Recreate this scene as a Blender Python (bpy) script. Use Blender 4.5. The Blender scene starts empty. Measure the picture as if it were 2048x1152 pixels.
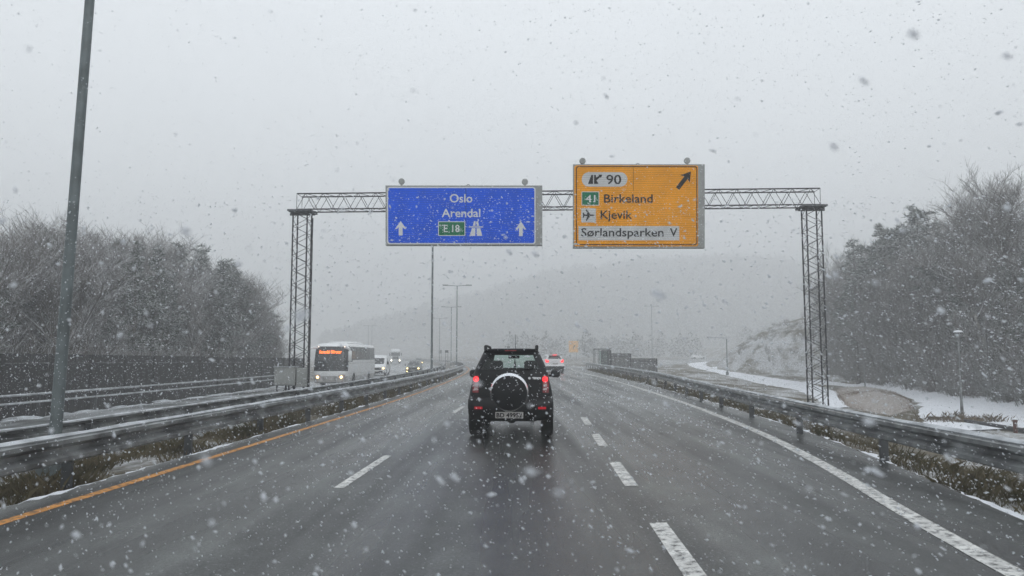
import bpy, bmesh, math, random
import numpy as np
from mathutils import Vector, Matrix
R = math.radians
random.seed(7)
rng = np.random.default_rng(11)
S = bpy.context.scene
COL = S.collection

# ------------------------------------------------------------------ camera, sky, sun, exposure
CAMZ, F, PITCH = 1.55, 1540.0, R(5.05)
cam = bpy.data.cameras.new('camera')
cam.sensor_width = 36.0
cam.lens = F / 2048 * 36.0
cam.clip_start, cam.clip_end = 0.05, 6000
cam.dof.use_dof = True
cam.dof.focus_distance = 17.0
cam.dof.aperture_fstop = 3.2
co = bpy.data.objects.new('camera', cam)
COL.objects.link(co)
co.location = (0, 0, CAMZ)
co.rotation_euler = (math.pi / 2 + PITCH, 0, 0)
S.camera = co

W = bpy.data.worlds.new('World')
S.world = W
W.use_nodes = True
wn, wl = W.node_tree.nodes, W.node_tree.links
bg = wn['Background']
sky = wn.new('ShaderNodeTexSky')
sky.sky_type = 'NISHITA'
sky.sun_disc = False
sky.sun_elevation = R(28)
sky.sun_rotation = R(150)
sky.air_density, sky.dust_density = 1.0, 4.0
hs = wn.new('ShaderNodeHueSaturation')
hs.inputs['Saturation'].default_value = 0.18
wl.new(sky.outputs['Color'], hs.inputs['Color'])
tc = wn.new('ShaderNodeTexCoord')
nz = wn.new('ShaderNodeTexNoise')
nz.inputs['Scale'].default_value = 1.6
nz.inputs['Detail'].default_value = 3
wl.new(tc.outputs['Generated'], nz.inputs['Vector'])
cr = wn.new('ShaderNodeValToRGB')           # thick cloud deck, slightly uneven
cr.color_ramp.elements[0].position, cr.color_ramp.elements[1].position = 0.3, 0.75
cr.color_ramp.elements[0].color = (6.05, 6.42, 6.80, 1)
cr.color_ramp.elements[1].color = (6.9, 7.28, 7.65, 1)
wl.new(nz.outputs['Fac'], cr.inputs['Fac'])
mx = wn.new('ShaderNodeMix')
mx.data_type = 'RGBA'
mx.inputs['Factor'].default_value = 0.88
wl.new(hs.outputs['Color'], mx.inputs['A'])
wl.new(cr.outputs['Color'], mx.inputs['B'])
wl.new(mx.outputs['Result'], bg.inputs['Color'])
bg.inputs['Strength'].default_value = 0.11

sl = bpy.data.lights.new('sun', 'SUN')
sl.energy = 0.5
sl.angle = R(40)
sl.color = (1.0, 0.98, 0.95)
so = bpy.data.objects.new('sun', sl)
COL.objects.link(so)
so.rotation_euler = (R(62), 0, R(30))

S.view_settings.view_transform = 'Standard'
S.view_settings.look = 'None'
S.view_settings.exposure = 0.70
S.view_settings.gamma = 1.0
S.render.engine = 'CYCLES'
cy = S.cycles
cy.use_denoising = True
cy.max_bounces = 6
cy.volume_bounces = 2
cy.diffuse_bounces = 2
cy.glossy_bounces = 3
cy.transparent_max_bounces = 10
cy.transmission_bounces = 4
cy.caustics_reflective = cy.caustics_refractive = False

# ------------------------------------------------------------------ rays of the photograph
CP, SP = math.cos(PITCH), math.sin(PITCH)
def ray(px, py):
    a, b = (px - 1024) / F, (576 - py) / F
    return (a, CP - b * SP, SP + b * CP)
def P(px, py, Y):
    d = ray(px, py); t = Y / d[1]
    return Vector((d[0] * t, Y, CAMZ + d[2] * t))
def G(px, py, z=0.0):
    d = ray(px, py); t = (z - CAMZ) / d[2]
    return Vector((d[0] * t, d[1] * t, z))

def curve(pts):
    xs = [p[0] for p in pts]; ys = [p[1] for p in pts]; n = len(xs)
    m = []
    for i in range(n):
        if i == 0: m.append((ys[1] - ys[0]) / (xs[1] - xs[0]))
        elif i == n - 1: m.append((ys[-1] - ys[-2]) / (xs[-1] - xs[-2]))
        else:
            a = (ys[i] - ys[i-1]) / (xs[i] - xs[i-1]); b = (ys[i+1] - ys[i]) / (xs[i+1] - xs[i])
            ha, hb = xs[i] - xs[i-1], xs[i+1] - xs[i]
            m.append((a * hb + b * ha) / (ha + hb))
    def f(x):
        if x <= xs[0]: return ys[0] + m[0] * (x - xs[0])
        if x >= xs[-1]: return ys[-1] + m[-1] * (x - xs[-1])
        i = max(j for j in range(n) if xs[j] <= x)
        h = xs[i+1] - xs[i]; t = (x - xs[i]) / h
        return ((2*t**3 - 3*t*t + 1) * ys[i] + (t**3 - 2*t*t + t) * h * m[i] + (-2*t**3 + 3*t*t) * ys[i+1] + (t**3 - t*t) * h * m[i+1])
    return f
# middle of the median; every line of the motorway follows it
mid = curve([(-40, -8.2), (10.5, -6.25), (30, -5.6), (52, -5.5), (95, -6.9), (137, -10.9), (178, -16.8), (260, -33), (360, -60), (520, -115)])
_w = [G(*p) for p in [(2034,1150),(1842,1044),(1690,954),(1545,877),(1412,822),(1290,780),(1148,741)]]
redge = curve([(-40, 1.6), (0, 3.25)] + [(v.y, v.x) for v in _w] + [(110, 7.4), (137, 2.2), (178, -4.5), (260, -21), (360, -48), (520, -103)])   # white line
rrail = curve([(-40, 3.6), (0, 5.1), (11.6, 5.45), (20, 6.0), (42, 7.95), (75, 9.2), (108, 10.3)])
OPZ = curve([(-60, -.65), (0, -.65), (60, -.75), (100, -.65), (200, -.3), (520, .1)])
def ss(a, b, x):
    t = min(1, max(0, (x - a) / (b - a))); return t * t * (3 - 2 * t)
def li(x, xs, ys): return float(np.interp(x, xs, ys))

def H(x, y):
    """height of the land"""
    m = mid(y); u = x - m
    rr = rrail(y) if y < 108 else redge(y) + 3.0
    oz = OPZ(y)
    if u < -1.0:
        if u > -1.9: z = -.3 + (oz - .06 + .3) * ss(1.0, 1.9, -u)
        else:
            z = oz - .06
            if u < -12.2:
                z += -.15 * ss(12.2, 13.5, -u) + 1.2 * ss(16, 45, -u) * ss(170, 90, y)
    elif u < 1.15:
        z = -.10 - .2 * ss(-.6, 1.0, -u)
    elif x < rr - .35:
        z = -.05
    else:
        zr = li(y, [0, 50, 80, 110, 160, 230, 400], [-1.35, -1.45, -1.4, -.75, .0, .8, 1.5])
        d = x - rr + .35
        z = -.05 - .07 * ss(0, .5, d) + (zr + .1) * ss(.6, 6.0, d)
    # wooded slope on the right
    foot = li(y, [-40, 20, 36, 48, 62, 94, 112, 128, 150, 200], [23, 24.5, 26.7, 28.9, 31.5, 37, 33, 32.5, 44, 80])
    d = x - foot
    if d > 0:
        hmax = li(y, [-40, 40, 80, 110, 140, 200], [14, 15, 17, 14, 9, 4])
        z += hmax * (1 - math.exp(-d * li(y, [60, 95, 130], [.62, 1.0, 1.0]) / hmax)) * ss(0, li(y, [60, 95], [5, 3]), d) + .25 * math.sin(x * .9 + y * .35) * ss(2, 8, d)
    # distant hill
    if y > 400:
        rid = li(x, [-440, -220, -140, -60, 37, 118, 280, 470, 1000], [0, 0, 8, 38, 62, 73, 68, 84, 90])
        z += rid * ss(430, 680, y) + 2.5 * math.sin(x * .04) * ss(450, 680, y)
    return z

# ------------------------------------------------------------------ materials
def mat(name, col, rough=.6, metal=0., var=.0, scale=8., snow=0., bump=0., spec=.5, coat=0., col2=None, snow_lo=.25, snow_scale=3., detail=4):
    m = bpy.data.materials.new(name); m.use_nodes = True
    n, l = m.node_tree.nodes, m.node_tree.links
    b = n['Principled BSDF']
    b.inputs['Roughness'].default_value = rough
    b.inputs['Metallic'].default_value = metal
    b.inputs['Specular IOR Level'].default_value = spec
    b.inputs['Coat Weight'].default_value = coat
    b.inputs['Base Color'].default_value = (*col, 1)
    out = None
    if var or col2 or bump or snow:
        t = n.new('ShaderNodeTexCoord'); no = n.new('ShaderNodeTexNoise')
        no.inputs['Scale'].default_value = scale; no.inputs['Detail'].default_value = detail
        l.new(t.outputs['Object'], no.inputs['Vector'])
    if var or col2:
        c2 = col2 or tuple(min(1, c * (1 + var)) for c in col)
        c1 = col if col2 else tuple(c * (1 - var) for c in col)
        r = n.new('ShaderNodeValToRGB')
        r.color_ramp.elements[0].position, r.color_ramp.elements[1].position = .35, .65
        r.color_ramp.elements[0].color = (*c1, 1); r.color_ramp.elements[1].color = (*c2, 1)
        l.new(no.outputs['Fac'], r.inputs['Fac']); out = r.outputs['Color']
    if snow:
        g = n.new('ShaderNodeNewGeometry'); sx = n.new('ShaderNodeSeparateXYZ')
        l.new(g.outputs['Normal'], sx.inputs['Vector'])
        n2 = n.new('ShaderNodeTexNoise'); n2.inputs['Scale'].default_value = snow_scale; n2.inputs['Detail'].default_value = 3
        l.new(t.outputs['Object'], n2.inputs['Vector'])
        a = n.new('ShaderNodeMath'); a.operation = 'MULTIPLY_ADD'
        l.new(n2.outputs['Fac'], a.inputs[0]); a.inputs[1].default_value = .8; a.inputs[2].default_value = -.4
        ad = n.new('ShaderNodeMath'); ad.operation = 'ADD'
        l.new(sx.outputs['Z'], ad.inputs[0]); l.new(a.outputs[0], ad.inputs[1])
        mr = n.new('ShaderNodeMapRange'); mr.interpolation_type = 'SMOOTHSTEP'
        mr.inputs['From Min'].default_value = snow_lo; mr.inputs['From Max'].default_value = snow_lo + .35
        mr.inputs['To Max'].default_value = snow
        l.new(ad.outputs[0], mr.inputs['Value'])
        mi = n.new('ShaderNodeMix'); mi.data_type = 'RGBA'
        l.new(mr.outputs['Result'], mi.inputs['Factor'])
        if out: l.new(out, mi.inputs['A'])
        else: mi.inputs['A'].default_value = (*col, 1)
        mi.inputs['B'].default_value = (.8, .82, .85, 1)
        out = mi.outputs['Result']
    if out: l.new(out, b.inputs['Base Color'])
    if bump:
        bp = n.new('ShaderNodeBump'); bp.inputs['Strength'].default_value = bump; bp.inputs['Distance'].default_value = .02
        l.new(no.outputs['Fac'], bp.inputs['Height']); l.new(bp.outputs['Normal'], b.inputs['Normal'])
    return m
def glow(name, col, st):
    m = bpy.data.materials.new(name); m.use_nodes = True
    b = m.node_tree.nodes['Principled BSDF']
    b.inputs['Base Color'].default_value = (*col, 1)
    b.inputs['Emission Color'].default_value = (*col, 1)
    b.inputs['Emission Strength'].default_value = st
    b.inputs['Roughness'].default_value = .2
    return m
def glass(name, tint, gloss=.12):
    m = bpy.data.materials.new(name); m.use_nodes = True
    n, l = m.node_tree.nodes, m.node_tree.links
    n.remove(n['Principled BSDF'])
    tr = n.new('ShaderNodeBsdfTransparent'); tr.inputs['Color'].default_value = (*tint, 1)
    gl = n.new('ShaderNodeBsdfGlossy'); gl.inputs['Roughness'].default_value = .05; gl.inputs['Color'].default_value = (.8, .85, .85, 1)
    lw = n.new('ShaderNodeLayerWeight'); pw = n.new('ShaderNodeMath'); pw.operation = 'POWER'; pw.inputs[1].default_value = 4.; l.new(lw.outputs['Facing'], pw.inputs[0])
    fr = n.new('ShaderNodeMath'); fr.operation = 'MULTIPLY_ADD'; l.new(pw.outputs[0], fr.inputs[0]); fr.inputs[1].default_value = .5; fr.inputs[2].default_value = .035
    mixs = n.new('ShaderNodeMixShader')
    l.new(fr.outputs[0], mixs.inputs[0]); l.new(tr.outputs[0], mixs.inputs[1]); l.new(gl.outputs[0], mixs.inputs[2])
    l.new(mixs.outputs[0], n['Material Output'].inputs['Surface'])
    return m

def asphalt(name, base=.05, snowy=0., tracks=False):
    m = bpy.data.materials.new(name); m.use_nodes = True
    n, l = m.node_tree.nodes, m.node_tree.links
    b = n['Principled BSDF']
    t = n.new('ShaderNodeTexCoord')
    def noise(sc, det=4, stretch=None, rough=.6):
        o = n.new('ShaderNodeTexNoise'); o.inputs['Scale'].default_value = sc; o.inputs['Detail'].default_value = det; o.inputs['Roughness'].default_value = rough
        if stretch:
            mp = n.new('ShaderNodeMapping'); mp.inputs['Scale'].default_value = stretch
            l.new(t.outputs['Object'], mp.inputs['Vector']); l.new(mp.outputs[0], o.inputs['Vector'])
        else: l.new(t.outputs['Object'], o.inputs['Vector'])
        return o.outputs['Fac']
    def ramp(src, a, ca, bb, cb):
        r = n.new('ShaderNodeValToRGB'); e = r.color_ramp.elements
        e[0].position, e[1].position = a, bb; e[0].color = (*ca, 1); e[1].color = (*cb, 1)
        l.new(src, r.inputs['Fac']); return r.outputs['Color']
    def mul(a, b_, typ='MULTIPLY', f=1.):
        x = n.new('ShaderNodeMix'); x.data_type = 'RGBA'; x.blend_type = typ; x.inputs['Factor'].default_value = f
        l.new(a, x.inputs['A']); l.new(b_, x.inputs['B']); return x.outputs['Result']
    agg = ramp(noise(38, 5, rough=.8), .36, (base*.12,)*3, .66, (base*2.2, base*2.3, base*2.25))
    bands = ramp(noise(1, 3, (.9, .03, 1)), .36, (.38, .38, .39), .64, (1.65, 1.68, 1.66))
    patch = ramp(noise(.6, 6, rough=.7), .38, (.6, .6, .61), .64, (1.45, 1.47, 1.45))
    mott = ramp(noise(3.2, 6, (1, .5, 1), .75), .36, (.58, .58, .59), .66, (1.5, 1.52, 1.5))
    col = mul(mul(mul(agg, bands), patch), mott)
    spk = ramp(noise(26, 2), .63, (0, 0, 0), .70, (.34, .35, .36))        # slush crumbs, more of them between the wheel tracks
    lanes = ramp(noise(1, 4, (.75, .10, 1)), .42, (.05,)*3, .66, (1, 1, 1))
    col = mul(col, mul(spk, lanes), 'ADD', .85)
    trk_ = None
    if tracks:          # wet wheel tracks of the three lanes, by distance from the median
        at_ = n.new('ShaderNodeAttribute'); at_.attribute_name = 'lateral'
        wob = n.new('ShaderNodeMath'); wob.operation = 'MULTIPLY_ADD'; l.new(noise(1, 3, (.25, .06, 1)), wob.inputs[0]); wob.inputs[1].default_value = 1.2; wob.inputs[2].default_value = -.6
        ad_ = n.new('ShaderNodeMath'); ad_.operation = 'ADD'; l.new(at_.outputs['Fac'], ad_.inputs[0]); l.new(wob.outputs[0], ad_.inputs[1])
        dv = n.new('ShaderNodeMath'); dv.operation = 'DIVIDE'; dv.inputs[1].default_value = 12.; l.new(ad_.outputs[0], dv.inputs[0])
        r = n.new('ShaderNodeValToRGB'); e = r.color_ramp; e.interpolation = 'EASE'
        stops = [(1.3, 1.25)]
        for c_ in (2.9, 6.0, 9.5): stops += [(c_ - 1.15, 1.2), (c_ - .75, .55), (c_ - .3, 1.15), (c_ + .3, 1.15), (c_ + .75, .55), (c_ + 1.15, 1.2)]
        while len(e.elements) < len(stops): e.elements.new(.5)
        for q_, (p_, v_) in zip(e.elements, stops): q_.position = p_ / 12; q_.color = (v_, v_, v_, 1)
        l.new(dv.outputs[0], r.inputs['Fac']); trk_ = r.outputs['Color']; col = mul(col, trk_)
    if snowy:
        sn = ramp(noise(.8, 5, (1, .25, 1)), .42, (0, 0, 0), .62, (1, 1, 1))
        mi = n.new('ShaderNodeMix'); mi.data_type = 'RGBA'
        sc = n.new('ShaderNodeMath'); sc.operation = 'MULTIPLY'; sc.inputs[1].default_value = snowy
        l.new(sn, sc.inputs[0]); l.new(sc.outputs[0], mi.inputs['Factor'])
        l.new(col, mi.inputs['A']); mi.inputs['B'].default_value = (.62, .64, .67, 1); col = mi.outputs['Result']
    l.new(col, b.inputs['Base Color'])
    rr = ramp(noise(1, 3, (1.1, .05, 1)), .35, (.15,)*3, .66, (.48,)*3)
    if trk_ is not None: rr = mul(rr, trk_, 'MULTIPLY', .5)
    l.new(rr, b.inputs['Roughness'])
    bp = n.new('ShaderNodeBump'); bp.inputs['Strength'].default_value = .45; bp.inputs['Distance'].default_value = .012
    l.new(noise(60, 3), bp.inputs['Height']); l.new(bp.outputs['Normal'], b.inputs['Normal'])
    b.inputs['Specular IOR Level'].default_value = .6
    return m

def worn(name, col):
    m = mat(name, col, .55, var=.2, scale=5, bump=.4); n, l = m.node_tree.nodes, m.node_tree.links; b = n['Principled BSDF']
    src = b.inputs['Base Color'].links[0].from_socket; t = n.new('ShaderNodeTexCoord'); o = n.new('ShaderNodeTexNoise')
    o.inputs['Scale'].default_value = 11; o.inputs['Detail'].default_value = 6; o.inputs['Roughness'].default_value = .75; l.new(t.outputs['Object'], o.inputs['Vector'])
    r = n.new('ShaderNodeValToRGB'); r.color_ramp.elements[0].position, r.color_ramp.elements[1].position = .48, .62; l.new(o.outputs['Fac'], r.inputs['Fac'])
    x = n.new('ShaderNodeMix'); x.data_type = 'RGBA'; l.new(r.outputs['Color'], x.inputs['Factor']); l.new(src, x.inputs['A']); x.inputs['B'].default_value = (.055, .055, .055, 1)
    l.new(x.outputs['Result'], b.inputs['Base Color']); return m

def land_mat():
    m = bpy.data.materials.new('winter_ground'); m.use_nodes = True
    n, l = m.node_tree.nodes, m.node_tree.links
    b = n['Principled BSDF']; b.inputs['Roughness'].default_value = .9; b.inputs['Specular IOR Level'].default_value = .2
    t = n.new('ShaderNodeTexCoord')
    def noise(sc, det, st=None):
        o = n.new('ShaderNodeTexNoise'); o.inputs['Scale'].default_value = sc; o.inputs['Detail'].default_value = det; o.inputs['Roughness'].default_value = .65
        if st:
            mp = n.new('ShaderNodeMapping'); mp.inputs['Scale'].default_value = st; mp.inputs['Rotation'].default_value = (0, 0, .5)
            l.new(t.outputs['Object'], mp.inputs['Vector']); l.new(mp.outputs[0], o.inputs['Vector'])
        else: l.new(t.outputs['Object'], o.inputs['Vector'])
        return o.outputs['Fac']
    def ramp(src, pts):
        r = n.new('ShaderNodeValToRGB'); e = r.color_ramp.elements
        while len(e) < len(pts): e.new(.5)
        for q, (p, c) in zip(e, pts): q.position = p; q.color = (*c, 1)
        l.new(src, r.inputs['Fac']); return r.outputs['Color']
    soil = ramp(noise(2.2, 8), [(.3, (.045, .04, .028)), (.5, (.11, .095, .065)), (.7, (.19, .165, .12))])
    gn = n.new('ShaderNodeNewGeometry'); gs = n.new('ShaderNodeSeparateXYZ'); l.new(gn.outputs['Normal'], gs.inputs[0])
    sl_ = n.new('ShaderNodeMapRange'); sl_.inputs['From Min'].default_value = .97; sl_.inputs['From Max'].default_value = .82; sl_.inputs['To Max'].default_value = .07; l.new(gs.outputs['Z'], sl_.inputs['Value'])
    sm = n.new('ShaderNodeMath'); sm.operation = 'ADD'; l.new(noise(.42, 8, (1, .45, 1)), sm.inputs[0]); l.new(sl_.outputs[0], sm.inputs[1])
    sn = ramp(sm.outputs[0], [(.46, (0, 0, 0)), (.60, (1, 1, 1))])
    fine = ramp(noise(5, 6), [(.35, (.15,)*3), (.62, (1, 1, 1))])
    mm = n.new('ShaderNodeMix'); mm.data_type = 'RGBA'; mm.blend_type = 'MULTIPLY'; mm.inputs['Factor'].default_value = 1
    l.new(sn, mm.inputs['A']); l.new(fine, mm.inputs['B'])
    mi = n.new('ShaderNodeMix'); mi.data_type = 'RGBA'
    l.new(mm.outputs['Result'], mi.inputs['Factor']); l.new(soil, mi.inputs['A']); mi.inputs['B'].default_value = (.68, .70, .73, 1)
    l.new(mi.outputs['Result'], b.inputs['Base Color'])
    bp = n.new('ShaderNodeBump'); bp.inputs['Strength'].default_value = .8; bp.inputs['Distance'].default_value = .12
    l.new(noise(3, 8), bp.inputs['Height']); l.new(bp.outputs['Normal'], b.inputs['Normal'])
    return m

def sign_mat(name, col, slat=.088):
    m = bpy.data.materials.new(name); m.use_nodes = True
    n, l = m.node_tree.nodes, m.node_tree.links
    b = n['Principled BSDF']; b.inputs['Roughness'].default_value = .6; b.inputs['Specular IOR Level'].default_value = .03
    t = n.new('ShaderNodeTexCoord'); sx = n.new('ShaderNodeSeparateXYZ'); l.new(t.outputs['Object'], sx.inputs[0])
    d = n.new('ShaderNodeMath'); d.operation = 'DIVIDE'; d.inputs[1].default_value = slat; l.new(sx.outputs['Z'], d.inputs[0])
    f = n.new('ShaderNodeMath'); f.operation = 'FRACT'; l.new(d.outputs[0], f.inputs[0])
    lt = n.new('ShaderNodeMath'); lt.operation = 'LESS_THAN'; lt.inputs[1].default_value = .13; l.new(f.outputs[0], lt.inputs[0])
    no = n.new('ShaderNodeTexNoise'); no.inputs['Scale'].default_value = 1.3; no.inputs['Detail'].default_value = 5; l.new(t.outputs['Object'], no.inputs['Vector'])
    r = n.new('ShaderNodeValToRGB'); e = r.color_ramp.elements; e[0].position, e[1].position = .3, .7
    e[0].color = (*[c * .86 for c in col], 1); e[1].color = (*[min(1, c * 1.1) for c in col], 1); l.new(no.outputs['Fac'], r.inputs['Fac'])
    mi = n.new('ShaderNodeMix'); mi.data_type = 'RGBA'
    sc = n.new('ShaderNodeMath'); sc.operation = 'MULTIPLY'; sc.inputs[1].default_value = .6; l.new(lt.outputs[0], sc.inputs[0])
    l.new(sc.outputs[0], mi.inputs['Factor']); l.new(r.outputs[0], mi.inputs['A']); mi.inputs['B'].default_value = (*[c * .3 for c in col], 1)
    l.new(mi.outputs['Result'], b.inputs['Base Color'])
    return m

M = dict(
    asphalt=asphalt('wet_asphalt', .029, tracks=True), asphalt2=asphalt('slushy_asphalt', .055, .55),
    land=land_mat(),
    white_paint=worn('white_road_paint', (.62, .62, .60)),
    yellow_paint=worn('yellow_road_paint', (.62, .27, .05)),
    snow=mat('snow', (.80, .82, .86), .8, var=.06, scale=2, bump=.5, spec=.2),
    slush=mat('slush', (.42, .44, .46), .6, var=.3, scale=3, bump=.7, spec=.3),
    steel=mat('galvanised_steel', (.23, .24, .243), .42, .5, var=.5, scale=2.5),
    steel_dark=mat('dark_post_steel', (.085, .09, .095), .55, .5, var=.3, scale=5),
    pole=mat('painted_pole', (.14, .165, .17), .5, .3, var=.25, scale=3),
    truss=mat('truss_steel', (.035, .034, .038), .6, .3, var=.3, scale=6),
    grey_box=mat('grey_sheet_metal', (.30, .31, .30), .55, .2, var=.15, scale=2),
    blue=sign_mat('blue_sign_face', (.0, .105, .80)), orange=sign_mat('orange_sign_face', (.92, .36, .0)),
    wsheet=sign_mat('white_sign_sheet', (.62, .63, .63)), green=sign_mat('green_sign_sheet', (.0, .17, .075)),
    white_flat=mat('white_sign_lettering', (.70, .71, .72), .5, var=.06, scale=3), black_flat=mat('black_sign_lettering', (.006, .006, .007), .7, var=.2, spec=.1),
    black_paint=mat('black_car_paint', (.004, .0045, .006), .38, spec=.22, coat=.06, var=.3, scale=2),
    black_trim=mat('black_plastic', (.006, .0065, .007), .7, spec=.2, var=.3, scale=9), rubber=mat('tyre_rubber', (.007, .007, .007), .85, spec=.2, var=.3, scale=12),
    chrome=mat('bright_trim', (.72, .73, .74), .22, .85, snow=.9), rim=mat('wheel_rim', (.3, .31, .32), .35, .8, var=.2),
    seat=mat('seat_fabric', (.008, .008, .009), .9, var=.2, spec=.1), plate=mat('plate_white', (.40, .385, .37), .5, var=.08),
    white_car=mat('white_car_paint', (.78, .79, .80), .3, coat=.5, var=.06, scale=1.5), grime=mat('road_grimed_paint', (.45, .445, .44), .5, var=.3, scale=3),
    white_bus=mat('white_coach_paint', (.84, .85, .86), .32, coat=.4, col2=(.76, .77, .77), scale=1.2),
    dark_car=mat('grey_green_car_paint', (.035, .042, .042), .3, coat=.5, var=.2, scale=3), 
    glass_clear=glass('car_glass', (.86, .95, .92)), glass_dark=mat('dark_glass', (.012, .016, .018), .08, var=.4, scale=2, coat=.3),
    tail=glow('lit_tail_lamp', (1.0, .02, .025), 1.5), tail_off=mat('red_lens', (.22, .012, .016), .2, var=.2, scale=9, coat=.5), lens=mat('clear_lens', (.45, .36, .36), .15, var=.3, scale=20),
    head=glow('lit_headlamp', (1.0, .74, .30), 3.2), led=glow('orange_led_text', (1.0, .17, .015), 1.6), marker=glow('marker_lamp', (1.0, .75, .6), 2.0),
    board=mat('dark_fence_boards', (.012, .0112, .011), .8, var=.5, scale=6, snow=.5, snow_lo=.6),
    bark=mat('bark', (.085, .074, .066), .9, var=.4, scale=6, snow=.6, snow_lo=.15), twig=mat('twigs', (.118, .106, .096), .9, var=.35, scale=1.2, snow=.6, snow_lo=.12),
    birch=mat('pale_bark', (.28, .27, .25), .85, var=.5, scale=5, snow=.5, snow_lo=.4),
    needle=mat('pine_needles', (.034, .05, .036), .85, col2=(.06, .076, .052), scale=.8, snow=.6, snow_lo=.12),
    brush=mat('brushwood', (.115, .085, .07), .95, col2=(.075, .078, .06), scale=.35, snow=.7, snow_lo=.1),
    far_tree=mat('far_foliage', (.06, .07, .062), .95, col2=(.10, .095, .09), scale=.06, snow=.6, snow_lo=.1),  # snow-laden; colour also lightened to imitate fading into haze
    grass=mat('dry_grass', (.055, .05, .024), .9, col2=(.13, .105, .06), scale=1.2, snow=.35, snow_lo=.55),
    leaf=mat('leaf_litter_heap', (.12, .085, .06), .95, col2=(.26, .20, .15), scale=9, bump=1., snow=.35, snow_lo=.75, snow_scale=8),
    flake=mat('snow_flake', (.88, .90, .93), .9, spec=.1),
    weed=mat('dry_weed', (.16, .125, .085), .9, var=.4, scale=3, snow=.4, snow_lo=.4),
    slat=mat('black_slats', (.010, .0095, .0095), .9, var=.5, scale=5, spec=.1),
    pale_yellow=mat('haze_paled_yellow', (.86, .45, .10), .6, var=.1, scale=2),  # haze put into the colour: a paler sign yellow, no snow layer
    red=mat('red_panel', (.30, .03, .04), .6, var=.2), rust=mat('rust_brown_post', (.10, .04, .03), .8, var=.3, snow=.6, snow_lo=.5),
)

fm = M['flake'].node_tree.nodes; fl = M['flake'].node_tree.links          # flakes let light through
tl_ = fm.new('ShaderNodeBsdfTranslucent'); tl_.inputs['Color'].default_value = (.93, .95, .98, 1)
mxs = fm.new('ShaderNodeMixShader'); mxs.inputs[0].default_value = .74
fl.new(fm['Principled BSDF'].outputs[0], mxs.inputs[1]); fl.new(tl_.outputs[0], mxs.inputs[2]); fl.new(mxs.outputs[0], fm['Material Output'].inputs['Surface'])

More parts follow.
